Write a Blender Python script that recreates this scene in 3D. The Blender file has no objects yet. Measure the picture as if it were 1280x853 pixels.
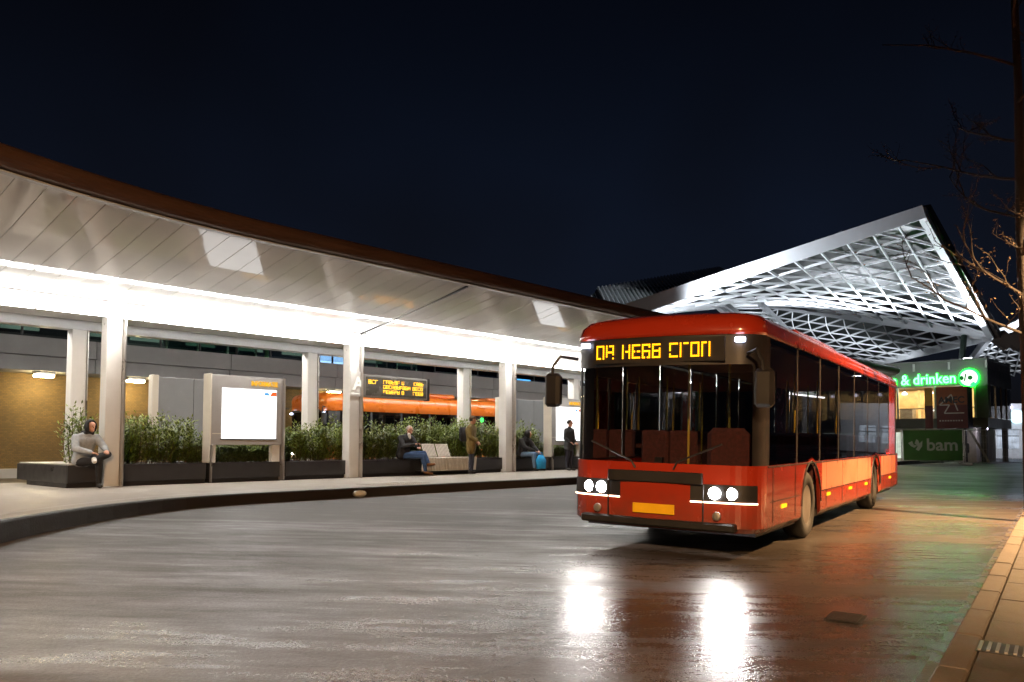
import bpy, bmesh, math, random
from mathutils import Vector, Matrix, Euler
R = math.radians
random.seed(7)
scene = bpy.context.scene
C = scene.collection

# ------------------------------------------------------------------ camera
FPX, PITCH, CAMZ = 1000.0, R(3.2), 0.90
cd = bpy.data.cameras.new('camera'); cam = bpy.data.objects.new('camera', cd); C.objects.link(cam)
cd.sensor_width = 36.0; cd.lens = 36.0 * FPX / 1280.0
cd.shift_y = 74.0 / 1280.0; cd.clip_end = 3000.0; cd.clip_start = 0.05
cam.location = (0, 0, CAMZ); cam.rotation_euler = (R(90) + PITCH, 0, 0)
scene.camera = cam

# ------------------------------------------------------------------ world: night sky over a town
wd = bpy.data.worlds.new('World'); scene.world = wd; wd.use_nodes = True
nt = wd.node_tree; nt.nodes.clear()
out = nt.nodes.new('ShaderNodeOutputWorld'); bg = nt.nodes.new('ShaderNodeBackground')
sky = nt.nodes.new('ShaderNodeTexSky'); sky.sky_type = 'NISHITA'; sky.sun_disc = False
sky.sun_elevation = R(2.0); sky.sun_rotation = R(200); sky.air_density = 1.0; sky.dust_density = 0.5; sky.ozone_density = 4.0
tc = nt.nodes.new('ShaderNodeTexCoord'); nz = nt.nodes.new('ShaderNodeTexNoise')
nz.inputs['Scale'].default_value = 1.6; nz.inputs['Detail'].default_value = 3
rp = nt.nodes.new('ShaderNodeValToRGB')
rp.color_ramp.elements[0].position = 0.36; rp.color_ramp.elements[0].color = (0.0009, 0.0008, 0.0009, 1)
rp.color_ramp.elements[1].position = 0.66; rp.color_ramp.elements[1].color = (0.0014, 0.0021, 0.0046, 1)
mx = nt.nodes.new('ShaderNodeMix'); mx.data_type = 'RGBA'; mx.blend_type = 'ADD'; mx.inputs[0].default_value = 0.0003
nt.links.new(tc.outputs['Generated'], nz.inputs['Vector']); nt.links.new(nz.outputs['Fac'], rp.inputs[0])
nt.links.new(rp.outputs[0], mx.inputs[6]); nt.links.new(sky.outputs[0], mx.inputs[7])
sx_ = nt.nodes.new('ShaderNodeSeparateXYZ'); nt.links.new(tc.outputs['Generated'], sx_.inputs[0])
mr_ = nt.nodes.new('ShaderNodeMapRange'); mr_.interpolation_type = 'SMOOTHSTEP'   # town glow fades towards the zenith
for k_, v_ in (('From Min', .12), ('From Max', .55), ('To Min', 1.25), ('To Max', .35)): mr_.inputs[k_].default_value = v_
nt.links.new(sx_.outputs['Z'], mr_.inputs['Value']); nt.links.new(mr_.outputs[0], bg.inputs[1])
nt.links.new(mx.outputs[2], bg.inputs[0]); bg.inputs[1].default_value = 1.0
nt.links.new(bg.outputs[0], out.inputs[0])

# ------------------------------------------------------------------ exposure and render settings
scene.view_settings.view_transform = 'Standard'; scene.view_settings.look = 'None'
scene.view_settings.exposure = 1.6; scene.view_settings.gamma = 1.0
scene.view_settings.use_curve_mapping = False
scene.render.engine = 'CYCLES'
cy = scene.cycles
cy.use_denoising = True; cy.use_adaptive_sampling = True; cy.adaptive_threshold = .03
cy.max_bounces = 7; cy.diffuse_bounces = 3; cy.glossy_bounces = 4; cy.transparent_max_bounces = 16; cy.transmission_bounces = 4
cy.sample_clamp_indirect = 6.0
cy.caustics_reflective = False; cy.caustics_refractive = False

STRIP = 19.0      # canopy light strip
STREET = 2300.0    # street lamp watts

# ------------------------------------------------------------------ helpers
def lin(h):
    h = h.lstrip('#'); r = []
    for i in (0, 2, 4):
        c = int(h[i:i+2], 16) / 255.0
        r.append(c / 12.92 if c <= .04045 else ((c + .055) / 1.055) ** 2.4)
    return (*r, 1.0)
MATS = {}
def mat(name, col, rough=0.6, metal=0.0, var=0.15, scale=3.0, bump=0.0, bscale=40.0, rvar=0.1, spec=0.5, coat=0.0, stretch=None):
    """Principled surface whose colour, roughness and relief are broken up by noise in object space."""
    if name in MATS: return MATS[name]
    m = bpy.data.materials.new(name); m.use_nodes = True; MATS[name] = m
    n = m.node_tree.nodes; l = m.node_tree.links; p = n['Principled BSDF']
    t = n.new('ShaderNodeTexCoord'); src = t.outputs['Object']
    if stretch:
        mp = n.new('ShaderNodeMapping'); mp.inputs['Scale'].default_value = stretch; l.new(src, mp.inputs[0]); src = mp.outputs[0]
    nz = n.new('ShaderNodeTexNoise'); nz.inputs['Scale'].default_value = scale; nz.inputs['Detail'].default_value = 6; nz.inputs['Roughness'].default_value = .62
    l.new(src, nz.inputs['Vector'])
    r = n.new('ShaderNodeValToRGB')
    a = [max(0, c * (1 - var)) for c in col[:3]]; b = [min(1, c * (1 + var)) for c in col[:3]]
    r.color_ramp.elements[0].position = .3; r.color_ramp.elements[0].color = (*a, 1)
    r.color_ramp.elements[1].position = .7; r.color_ramp.elements[1].color = (*b, 1)
    l.new(nz.outputs['Fac'], r.inputs[0]); l.new(r.outputs[0], p.inputs['Base Color'])
    mr = n.new('ShaderNodeMapRange'); mr.inputs['From Min'].default_value = .3; mr.inputs['From Max'].default_value = .7
    mr.inputs['To Min'].default_value = max(.02, rough - rvar); mr.inputs['To Max'].default_value = min(1, rough + rvar)
    l.new(nz.outputs['Fac'], mr.inputs['Value']); l.new(mr.outputs[0], p.inputs['Roughness'])
    p.inputs['Metallic'].default_value = metal; p.inputs['Specular IOR Level'].default_value = spec
    if coat: p.inputs['Coat Weight'].default_value = coat; p.inputs['Coat Roughness'].default_value = .06
    if bump:
        n2 = n.new('ShaderNodeTexNoise'); n2.inputs['Scale'].default_value = bscale; n2.inputs['Detail'].default_value = 4
        l.new(src, n2.inputs['Vector'])
        bp = n.new('ShaderNodeBump'); bp.inputs['Strength'].default_value = bump; bp.inputs['Distance'].default_value = .02
        l.new(n2.outputs['Fac'], bp.inputs['Height']); l.new(bp.outputs[0], p.inputs['Normal'])
    return m
def emit(name, col, strength, var=0.0, scale=4.0):
    if name in MATS: return MATS[name]
    m = bpy.data.materials.new(name); m.use_nodes = True; MATS[name] = m
    n = m.node_tree.nodes; l = m.node_tree.links; n.clear()
    o = n.new('ShaderNodeOutputMaterial'); e = n.new('ShaderNodeEmission')
    e.inputs[0].default_value = (*col[:3], 1); e.inputs[1].default_value = strength
    if var:
        t = n.new('ShaderNodeTexCoord'); nz = n.new('ShaderNodeTexNoise'); nz.inputs['Scale'].default_value = scale
        mr = n.new('ShaderNodeMapRange'); mr.inputs['To Min'].default_value = strength * (1 - var); mr.inputs['To Max'].default_value = strength * (1 + var)
        l.new(t.outputs['Object'], nz.inputs['Vector']); l.new(nz.outputs['Fac'], mr.inputs['Value']); l.new(mr.outputs[0], e.inputs[1])
    l.new(e.outputs[0], o.inputs[0])
    return m
def glass(name, tint=(.3, .33, .35), rough=.02, ior=1.5):
    if name in MATS: return MATS[name]
    m = bpy.data.materials.new(name); m.use_nodes = True; MATS[name] = m
    n = m.node_tree.nodes; l = m.node_tree.links; n.clear()
    o = n.new('ShaderNodeOutputMaterial'); mxs = n.new('ShaderNodeMixShader'); f = n.new('ShaderNodeFresnel'); f.inputs[0].default_value = ior
    tr = n.new('ShaderNodeBsdfTransparent'); tr.inputs[0].default_value = (*tint, 1)
    g = n.new('ShaderNodeBsdfGlossy'); g.inputs['Roughness'].default_value = rough
    t = n.new('ShaderNodeTexCoord'); nz = n.new('ShaderNodeTexNoise'); nz.inputs['Scale'].default_value = 2.5
    bp = n.new('ShaderNodeBump'); bp.inputs['Strength'].default_value = .02; bp.inputs['Distance'].default_value = .02
    l.new(t.outputs['Object'], nz.inputs['Vector']); l.new(nz.outputs['Fac'], bp.inputs['Height'])
    l.new(bp.outputs[0], g.inputs['Normal'])
    l.new(f.outputs[0], mxs.inputs[0]); l.new(tr.outputs[0], mxs.inputs[1]); l.new(g.outputs[0], mxs.inputs[2]); l.new(mxs.outputs[0], o.inputs[0])
    return m

class MB:
    """collects shapes; build() links them as one mesh object"""
    def __init__(s): s.v = []; s.f = []
    def add(s, vs, fs):
        b = len(s.v); s.v += [tuple(v) for v in vs]; s.f += [tuple(i + b for i in f) for f in fs]; return s
    def box(s, x0, x1, y0, y1, z0, z1, c=0.0):
        c = min(c, abs(x1-x0)*.45, abs(y1-y0)*.45, abs(z1-z0)*.45)
        if c <= 0:
            return s.add([(x, y, z) for z in (z0, z1) for y in (y0, y1) for x in (x0, x1)],
                         [(0,2,3,1),(4,5,7,6),(0,1,5,4),(2,6,7,3),(0,4,6,2),(1,3,7,5)])
        # chamfered box: 24 verts
        vs = []; idx = {}
        X = (x0, x1); Y = (y0, y1); Z = (z0, z1)
        for i in (0, 1):
            for j in (0, 1):
                for k in (0, 1):
                    sx, sy, sz = (1, -1)[i], (1, -1)[j], (1, -1)[k]
                    for a in range(3):
                        idx[i, j, k, a] = len(vs)
                        vs.append((X[i] + (0 if a == 0 else c*sx), Y[j] + (0 if a == 1 else c*sy), Z[k] + (0 if a == 2 else c*sz)))
        fs = []
        for i in (0, 1):
            q = [idx[i,0,0,0], idx[i,1,0,0], idx[i,1,1,0], idx[i,0,1,0]]; fs.append(q if i else q[::-1])
            q = [idx[0,i,0,1], idx[0,i,1,1], idx[1,i,1,1], idx[1,i,0,1]]; fs.append(q if i else q[::-1])
            q = [idx[0,0,i,2], idx[1,0,i,2], idx[1,1,i,2], idx[0,1,i,2]]; fs.append(q if i else q[::-1])
        for i in (0, 1):
            for j in (0, 1):
                fs.append([idx[i,j,0,0], idx[i,j,1,0], idx[i,j,1,1], idx[i,j,0,1]])
                fs.append([idx[i,0,j,0], idx[i,1,j,0], idx[i,1,j,2], idx[i,0,j,2]])
                fs.append([idx[0,i,j,1], idx[1,i,j,1], idx[1,i,j,2], idx[0,i,j,2]])
                for k in (0, 1): fs.append([idx[i,j,k,0], idx[i,j,k,1], idx[i,j,k,2]])
        return s.add(vs, fs)
    def tube(s, pts, r, n=8, cap=True, r1=None):
        pts = [Vector(p) for p in pts]; rings = []
        for i, p in enumerate(pts):
            d = (pts[min(i+1, len(pts)-1)] - pts[max(i-1, 0)]).normalized()
            a = d.orthogonal().normalized() if i == 0 else (rings[-1][1] - d * rings[-1][1].dot(d)).normalized()
            b = d.cross(a)
            rr = r if r1 is None else r + (r1 - r) * i / max(1, len(pts)-1)
            rings.append(([p + (a*math.cos(t) + b*math.sin(t)) * rr for t in [2*math.pi*k/n for k in range(n)]], a))
        vs = [v for q, _ in rings for v in q]; fs = []
        for i in range(len(pts)-1):
            for k in range(n): fs.append((i*n+k, i*n+(k+1) % n, (i+1)*n+(k+1) % n, (i+1)*n+k))
        if cap: fs += [tuple(range(n))[::-1], tuple((len(pts)-1)*n+k for k in range(n))]
        return s.add(vs, fs)
    def lathe(s, prof, n=20, axis='z', o=(0, 0, 0), cap=True):
        vs = []; fs = []
        for (r, h) in prof:
            for k in range(n):
                t = 2*math.pi*k/n; a, b = r*math.cos(t), r*math.sin(t)
                p = {'z': (a, b, h), 'y': (a, h, b), 'x': (h, a, b)}[axis]
                vs.append((p[0]+o[0], p[1]+o[1], p[2]+o[2]))
        for i in range(len(prof)-1):
            for k in range(n): fs.append((i*n+k, i*n+(k+1) % n, (i+1)*n+(k+1) % n, (i+1)*n+k))
        if cap: fs += [tuple(range(n))[::-1], tuple((len(prof)-1)*n+k for k in range(n))]
        return s.add(vs, fs)
    def quad(s, a, b, c, d): return s.add([a, b, c, d], [(0, 1, 2, 3)])
    def prism(s, poly, z0, z1):
        n = len(poly)
        return s.add([(x, y, z0) for x, y in poly] + [(x, y, z1) for x, y in poly],
                     [tuple(range(n))[::-1], tuple(range(n, 2*n))] + [(i, (i+1) % n, n+(i+1) % n, n+i) for i in range(n)])
    def bar(s, p0, p1, w, h, up=(0, 0, 1)):
        p0, p1 = Vector(p0), Vector(p1); d = (p1-p0).normalized(); a = d.cross(Vector(up)).normalized(); b = a.cross(d)
        vs = [p + a*i*w/2 + b*j*h/2 for p in (p0, p1) for i, j in ((-1,-1),(1,-1),(1,1),(-1,1))]
        return s.add(vs, [(0,1,2,3)[::-1],(4,5,6,7),(0,1,5,4),(1,2,6,5),(2,3,7,6),(3,0,4,7)])
    def mesh(s, name, m, smooth=False, fixn=True):
        me = bpy.data.meshes.new(name); me.from_pydata(s.v, [], s.f)
        if fixn:
            bm = bmesh.new(); bm.from_mesh(me); bmesh.ops.recalc_face_normals(bm, faces=bm.faces); bm.to_mesh(me); bm.free()
        if m: me.materials.append(m)
        if smooth: me.polygons.foreach_set('use_smooth', [True]*len(me.polygons))
        me.update(); return me
    def build(s, name, m, parent=None, smooth=False, loc=None, fixn=True):
        return link(name, s.mesh(name, m, smooth, fixn), parent, loc)
def link(name, me, parent=None, loc=None):
    o = bpy.data.objects.new(name, me); C.objects.link(o)
    if parent: o.parent = parent
    if loc: o.location = loc
    return o
def tag(o, label=None, cat=None, group=None, kind=None):
    if label: o['label'] = label
    if cat: o['category'] = cat
    if group: o['group'] = group
    if kind: o['kind'] = kind
    return o
def empty(name, loc, rz=0.0, label=None, cat=None, group=None, mw=None):
    o = bpy.data.objects.new(name, None); C.objects.link(o); o.empty_display_size = .2
    if mw is not None: o.matrix_world = mw
    else: o.location = loc; o.rotation_euler = (0, 0, rz)
    return tag(o, label, cat, group)
def copy_tree(o, parent=None):
    c = o.copy(); C.objects.link(c); c.parent = parent
    for ch in [k for k in bpy.data.objects if k.parent is o]: copy_tree(ch, c)
    return c
def text(name, body, size, m, parent, mw, extr=.01, bold=0.0, align='LEFT', sx=1.0):
    cu = bpy.data.curves.new(name, 'FONT'); cu.body = body; cu.size = size; cu.extrude = extr; cu.offset = bold; cu.align_x = align
    cu.resolution_u = 4
    t = bpy.data.objects.new(name, cu); C.objects.link(t)
    dg = bpy.context.evaluated_depsgraph_get(); me = bpy.data.meshes.new_from_object(t.evaluated_get(dg)); me.name = name
    bpy.data.objects.remove(t); bpy.data.curves.remove(cu)
    me.materials.clear(); me.materials.append(m)
    o = link(name, me, parent); o.matrix_local = mw @ Matrix.Diagonal((sx, 1, 1, 1)); return o
def stand(loc, ang=0.0):
    """upright text/panel frame facing local -y turned by ang about z"""
    return Matrix.Translation(loc) @ Matrix.Rotation(ang, 4, 'Z') @ Matrix.Rotation(R(90), 4, 'X')

# ------------------------------------------------------------------ frames of reference
AU = math.atan2(.743, .669)                       # the stop's long axis
UX, UY = math.cos(AU), math.sin(AU)
def F(u, w, z=0.0): return (u*UX - w*UY, u*UY + w*UX, z)
def uw(x, y): return (x*UX + y*UY, -x*UY + y*UX)
KERB_W, FALL, ROADTOP = 13.5, .028, -.19
def roadz(x, y):
    w = uw(x, y)[1]; return ROADTOP - FALL * max(0.0, min(KERB_W - w, 30))
def ray(px, py, depth):
    """the place seen at a picture position, a given distance ahead"""
    a = (px - 640) / FPX; b = (500.5 - py) / FPX
    cp, sp = math.cos(PITCH), math.sin(PITCH)
    y = cp - b*sp; z = sp + b*cp
    return Vector((a*depth/y, depth, CAMZ + z*depth/y))
def on_plane(x, y, ang, dz=0.0):
    n = Vector((FALL*UY, -FALL*UX, 1)).normalized()
    f = Vector((math.cos(ang), math.sin(ang), 0)); f = (f - n*f.dot(n)).normalized(); s = n.cross(f)
    m = Matrix((f, s, n)).transposed().to_4x4(); m.translation = (x, y, roadz(x, y) + dz); return m

# ------------------------------------------------------------------ materials
M_white = mat('white_paint', (.62, .61, .59), .42, var=.06, scale=1.5, rvar=.08)
M_beam = mat('grey_white_beam', (.45, .46, .48), .4, var=.06)
M_soffit = mat('glossy_ceiling_panel', (.74, .74, .73), .06, var=.04, scale=1.2, rvar=.02, spec=.75)
M_fascia = mat('brown_fascia', (.085, .045, .03), .38, var=.2, scale=2, stretch=(.4, 3, 3))
M_black = mat('black_gap', (.012, .011, .012), .5)
M_planter = mat('anthracite_planter', (.028, .028, .03), .36, var=.15, scale=4)
M_soil = mat('soil', (.035, .025, .018), .9, bump=.6, bscale=60)
M_seat = mat('pale_bench_top', (.42, .38, .33), .5, var=.12, scale=6)
M_steel = mat('brushed_steel', (.42, .4, .38), .34, metal=.85, var=.1)
M_greypanel = mat('grey_glass_panel', (.24, .25, .27), .2, var=.05)
M_dkmetal = mat('dark_metal', (.03, .03, .032), .4, metal=.5)
M_conc = mat('grey_concrete', (.3, .29, .285), .75, var=.12, scale=.8, bump=.1)
M_rubber = mat('tyre_rubber', (.012, .012, .012), .75, bump=.2)
M_skin = mat('skin', (.5, .26, .18), .5, var=.06)
M_glass = glass('tinted_bus_glass', (.62, .64, .65))
M_glassdk = glass('dark_bus_glass', (.1, .1, .11))
M_clear = glass('clear_glass', (.75, .8, .8))

def road_material():
    m = bpy.data.materials.new('wet_concrete_road'); m.use_nodes = True
    n = m.node_tree.nodes; l = m.node_tree.links; p = n['Principled BSDF']
    t = n.new('ShaderNodeTexCoord')
    def noise(scale, det, st=None, rot=0.0, rough=.6):
        mp = n.new('ShaderNodeMapping'); mp.inputs['Rotation'].default_value = (0, 0, rot)
        if st: mp.inputs['Scale'].default_value = st
        z = n.new('ShaderNodeTexNoise'); z.inputs['Scale'].default_value = scale; z.inputs['Detail'].default_value = det; z.inputs['Roughness'].default_value = rough
        l.new(t.outputs['Object'], mp.inputs[0]); l.new(mp.outputs[0], z.inputs['Vector']); return z.outputs['Fac']
    def ramp(src, a, b, ca, cb):
        r = n.new('ShaderNodeMapRange'); r.inputs['From Min'].default_value = a; r.inputs['From Max'].default_value = b
        r.inputs['To Min'].default_value = ca; r.inputs['To Max'].default_value = cb; l.new(src, r.inputs['Value']); return r.outputs[0]
    def mth(op, a, b):
        r = n.new('ShaderNodeMath'); r.operation = op
        for i, x in enumerate((a, b)):
            if isinstance(x, (int, float)): r.inputs[i].default_value = x
            else: l.new(x, r.inputs[i])
        return r.outputs[0]
    streak = noise(1.0, 6, (.25, 2.6, 1), R(28))      # broom marks and tyre tracks
    track = noise(.35, 4, (.3, 1.2, 1), R(-55))
    patch = noise(.22, 5)
    grain = noise(55, 3)
    agg = noise(160, 2)
    # colour
    cr = n.new('ShaderNodeValToRGB'); e = cr.color_ramp.elements
    e[0].position = .28; e[0].color = (.020, .016, .0135, 1); e[1].position = .74; e[1].color = (.098, .079, .065, 1)
    l.new(mth('ADD', mth('MULTIPLY', streak, .45), mth('ADD', mth('MULTIPLY', patch, .35), mth('MULTIPLY', grain, .2))), cr.inputs[0])
    jm = n.new('ShaderNodeMapping'); jm.inputs['Rotation'].default_value = (0, 0, -AU); l.new(t.outputs['Object'], jm.inputs[0])
    jb = n.new('ShaderNodeTexBrick'); jb.inputs['Scale'].default_value = 1.0; jb.inputs['Brick Width'].default_value = 4.8; jb.inputs['Row Height'].default_value = 3.4; jb.inputs['Mortar Size'].default_value = .012; jb.inputs['Mortar Smooth'].default_value = .3; jb.offset = 0.0
    l.new(jm.outputs[0], jb.inputs['Vector'])
    jx = n.new('ShaderNodeMix'); jx.data_type = 'RGBA'; jx.inputs[7].default_value = (.012, .010, .009, 1); l.new(mth('MULTIPLY', jb.outputs['Fac'], .8), jx.inputs[0]); l.new(cr.outputs[0], jx.inputs[6])
    l.new(jx.outputs[2], p.inputs['Base Color'])
    # wetness: damp film everywhere, wetter towards the low side where the water gathers
    sp_ = n.new('ShaderNodeVectorMath'); sp_.operation = 'DOT_PRODUCT'; sp_.inputs[1].default_value = (UY, -UX, 0)
    l.new(t.outputs['Object'], sp_.inputs[0])
    low = ramp(sp_.outputs['Value'], -11.0, -1.0, -.09, .10)
    fine = noise(3.2, 5, (.5, 1.6, 1), R(28))
    base = mth('ADD', mth('MULTIPLY', streak, .30), mth('ADD', mth('MULTIPLY', patch, .30), mth('ADD', mth('MULTIPLY', track, .2), mth('MULTIPLY', fine, .2))))
    wet = ramp(mth('ADD', base, low), .42, .62, 0, 1)
    ro = mth('ADD', ramp(wet, 0, 1, .54, .16), ramp(grain, .3, .7, -.06, .08))
    l.new(ro, p.inputs['Roughness'])
    wx_ = n.new('ShaderNodeMix'); wx_.data_type = 'RGBA'; wx_.blend_type = 'MULTIPLY'; wx_.inputs[0].default_value = 1.0
    wc_ = n.new('ShaderNodeCombineColor'); dk = ramp(wet, 0, 1, 1.0, .6)
    for k_ in range(3): l.new(dk, wc_.inputs[k_])
    l.new(jx.outputs[2], wx_.inputs[6]); l.new(wc_.outputs[0], wx_.inputs[7]); l.new(wx_.outputs[2], p.inputs['Base Color'])   # soaked paving is darker
    p.inputs['Specular IOR Level'].default_value = .5
    bp = n.new('ShaderNodeBump'); bp.inputs['Distance'].default_value = .017; bp.inputs['Strength'].default_value = .6
    g2 = noise(24, 4)
    h = mth('ADD', mth('MULTIPLY', fine, .22), mth('ADD', mth('MULTIPLY', g2, .30), mth('ADD', mth('MULTIPLY', grain, .16), mth('MULTIPLY', agg, .08))))
    l.new(mth('MULTIPLY', h, ramp(wet, 0, 1, 1.3, 1.0)), bp.inputs['Height']); l.new(bp.outputs[0], p.inputs['Normal'])
    return m
M_road = road_material()

# ================================================================== THE GROUND
g = MB().quad((-900, -300, -1.6), (900, -300, -1.6), (900, 1500, -1.6), (-900, 1500, -1.6)).build('ground', mat('dark_ground', (.03, .028, .025), .9))
tag(g, kind='structure')
ws = [-16.5, -8, -2, 4, 9, KERB_W, 22, 34.0]; us = [-30 + 10*i for i in range(18)]
r = MB(); vs = []
for w in ws:
    for u in us:
        x, y, _ = F(u, w); vs.append((x, y, roadz(x, y)))
nu = len(us)
r.add(vs, [(j*nu+i, j*nu+i+1, (j+1)*nu+i+1, (j+1)*nu+i) for j in range(len(ws)-1) for i in range(nu-1)])
road = tag(r.build('road', M_road), kind='structure')

# bus-stop platform: pale slab with a dark kerb that swings out at its near end
def kerb_w(u): return KERB_W + .1 - (.11*(8-max(u, -2))**2 if u < 8 else 0)
ul = [-2 + .5*i for i in range(21)] + [9 + i*1.5 for i in range(1, 40)]
p = MB(); vs = []; fs = []
for u in ul:
    vs += [F(u, kerb_w(u) + .16, 0), F(u, 21.6, 0), F(u, 21.6, -.5), F(u, kerb_w(u) + .16, -.5)]
for i in range(len(ul)-1):
    for k in range(4): fs.append((i*4+k, i*4+(k+1) % 4, (i+1)*4+(k+1) % 4, (i+1)*4+k))
p.add(vs, fs)
M_plat = mat('pale_platform_paving', (.33, .29, .245), .5, var=.16, scale=2.2, bump=.12, bscale=30, rvar=.14)
platform = tag(p.build('platform', M_plat), kind='structure')
k = MB(); vs = []; fs = []
for u in ul:
    a = kerb_w(u)
    vs += [F(u, a + .16, .004), F(u, a + .02, .004), F(u, a, -.02), F(u, a - .03, -.45), F(u, a + .16, -.45)]
for i in range(len(ul)-1):
    for q in range(4): fs.append((i*5+q, i*5+q+1, (i+1)*5+q+1, (i+1)*5+q))
k.add(vs, fs).build('platform_kerb', mat('dark_kerb', (.016, .012, .011), .5, var=.25, scale=5, bump=.2), platform)
# paler edge line, and the ribbed guide tiles where passengers board
e = MB(); vs = []; fs = []
for u in ul: vs += [F(u, kerb_w(u) + .62, .004), F(u, kerb_w(u) + .80, .004)]
for i in range(len(ul)-1): fs.append((i*2, i*2+1, i*2+3, i*2+2))
e.add(vs, fs).build('edge_line', mat('edge_line_paving', (.40, .37, .34), .5, var=.15, scale=6), platform)
rb = MB().box(-.012, .012, -.42, .42, 0, .012).mesh('guide_rib', mat('guide_rib', (.5, .48, .44), .5))
for i in range(26):
    o = link('guide_rib', rb, platform, F(11.3 + i*.06, 14.55, .001)); o.rotation_euler.z = AU

kl = empty('kerb_reflector', F(10.3, KERB_W + .02, -.11), AU, 'small pale oval reflector on the dark platform kerb', 'reflector')
MB().lathe([(.15, .02), (.14, -.03), (.08, -.06), (.01, -.07)], 16, 'y').build('lens', mat('pale_lens', (.6, .58, .54), .3), kl); MB().lathe([(.17, .03), (.17, -.005)], 16, 'y').build('rim', M_steel, kl)
kl.scale = (1, 1, .45)
# wet road beyond the kerb: iron covers and a shallow dark patch
def cover(px, py, size, label):
    d = None
    for it in range(30):
        pass
    depth = 8.0
    for it in range(40):
        q = ray(px, py, depth); depth *= (CAMZ - roadz(q.x, q.y)) / (CAMZ - q.z)
    q = ray(px, py, depth)
    t = empty('drain_cover', None, label=label, cat='drain', mw=on_plane(q.x, q.y, R(57), .004), group=None)
    MB().box(-size, size, -size*.8, size*.8, 0, .006, .003).build('frame', M_dkmetal, t)
    for i in range(6): MB().box(-size*.85 + i*size*.3, -size*.85 + i*size*.3 + size*.16, -size*.65, size*.65, .006, .014).build('grate_bar', M_dkmetal, t)
cover(1057, 773, .17, 'small dark iron drain cover sunk in the wet road near the camera')

# ------------------------------------------------------------------ right-hand pavement
AK = math.atan2(1.0, .687)
sw = empty('sidewalk', None, mw=on_plane(-.82, 0, AK)); tag(sw, kind='structure')   # local x along the kerb, -y away from the road
M_kerb = mat('kerb_stone', (.06, .047, .037), .55, var=.25, scale=5, bump=.25, bscale=70)
M_slab = mat('paving_slab', (.04, .032, .025), .5, var=.25, scale=4, bump=.2, bscale=60)
M_brick = mat('red_paver', (.22, .07, .045), .6, var=.3, scale=9, bump=.2, bscale=60)
MB().box(-6, 46, -9, -.02, -.25, .055).build('bedding', mat('dark_joint', (.03, .025, .02), .8), sw)
MB().box(-6, 46, .012, .10, -.05, .006).build('gutter', mat('gutter_stone', (.05, .042, .035), .28, var=.3, scale=3, bump=.2), sw)
ks = MB().box(0, .985, -.17, 0, -.2, .10, .014).mesh('kerb_stone', M_kerb)
for i in range(34): link('kerb_stone', ks, sw, (-2 + i*1.0, 0, random.uniform(-.004, .004)))
sl = MB().box(0, .99, -.69, 0, -.1, .085, .006).mesh('paving_slab', M_slab)
for i in range(30): link('paving_slab', sl, sw, (-2.3 + i*1.0, -.18, random.uniform(-.004, .004)))
tr = MB().box(0, .29, -.29, 0, -.1, .084, .005).mesh('ribbed_tile', mat('ribbed_tile', (.036, .029, .022), .55, var=.25, scale=6))
for i in range(75):
    link('ribbed_tile', tr, sw, (-2 + i*.3, -.885, random.uniform(-.003, .003)))
    link('ribbed_tile', tr, sw, (-2 + i*.3, -1.185, random.uniform(-.003, .003)))
bk = MB().box(0, .2, -.095, 0, -.05, .082, .006).mesh('brick', M_brick)
for j in range(12):
    for i in range(22): link('brick', bk, sw, (1.6 + i*.208 + (j % 2)*.104, -1.49 - j*.103, random.uniform(-.004, .004)))
MB().box(-6, 46, -9, -1.49, -.2, .062).build('brick_paving', mat('far_brick_paving', (.13, .06, .04), .65, var=.3, scale=6, bump=.3, bscale=25), sw)
gr = empty('drain_grating', None, label='narrow steel drain grating set across the right-hand pavement slabs', cat='grating', mw=on_plane(-.82, 0, AK) @ Matrix.Translation((6.72, -.42, .088)))
MB().box(-.16, .16, -.3, .3, 0, .004).build('frame', M_dkmetal, gr)
for i in range(11): MB().box(-.13, .13, -.27 + i*.05, -.25 + i*.05, .004, .012).build('grate_bar', M_steel, gr)

# ================================================================== THE STOP CANOPY
def outer_w(u): return 13.4 - (.03*(8.5-max(u, -2))**2 if u < 8.5 else 0)
W_IN, Z_IN, Z_OUT = 17.62, 3.96, 4.72
UA, UB = -1.0, 46.0
can = empty('bus_stop_canopy', F(0, 0, 0), AU, 'long white canopy with glossy panelled underside and brown rolled edge', 'canopy')
def soff(u, s, dz=0):   # local point across the underside, s=0 outer edge .. 1 inner edge
    w = outer_w(u) + .1; w = w + (W_IN - w)*s
    return (u, w, Z_OUT + (Z_IN - Z_OUT)*s - .05*math.sin(math.pi*s) + dz)
PW = .46; u = UA; i = 0
COLU = [.7, 7.05, 13.4, 19.7, 26.0, 32.35, 38.7, 45.0]
JOINT = [13.4, 26.0, 38.7]
while u < UB:
    a, b = u + .006, u + PW - .006
    if not any(abs(u - j) < .02 for j in JOINT):
        pass
    q = MB(); top = []; bot = []
    ss = [0, .33, .66, 1]
    vs = [soff(x, s, d) for d in (0, .05) for s in ss for x in (a, b)]
    fs = []
    for d in (0, 8):
        for n_ in range(3): fs.append((d+2*n_, d+2*n_+1, d+2*n_+3, d+2*n_+2))
    for n_ in range(3): fs += [(2*n_, 2*n_+2, 10+2*n_, 8+2*n_), (2*n_+1, 2*n_+3, 11+2*n_, 9+2*n_)]
    fs += [(0, 1, 9, 8), (6, 7, 15, 14)]
    dz = random.uniform(-.003, .003)
    q.add([(x, y, z + dz) for x, y, z in vs], fs)
    q.build('ceiling_panel', M_soffit, can)
    u += PW; i += 1
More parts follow.
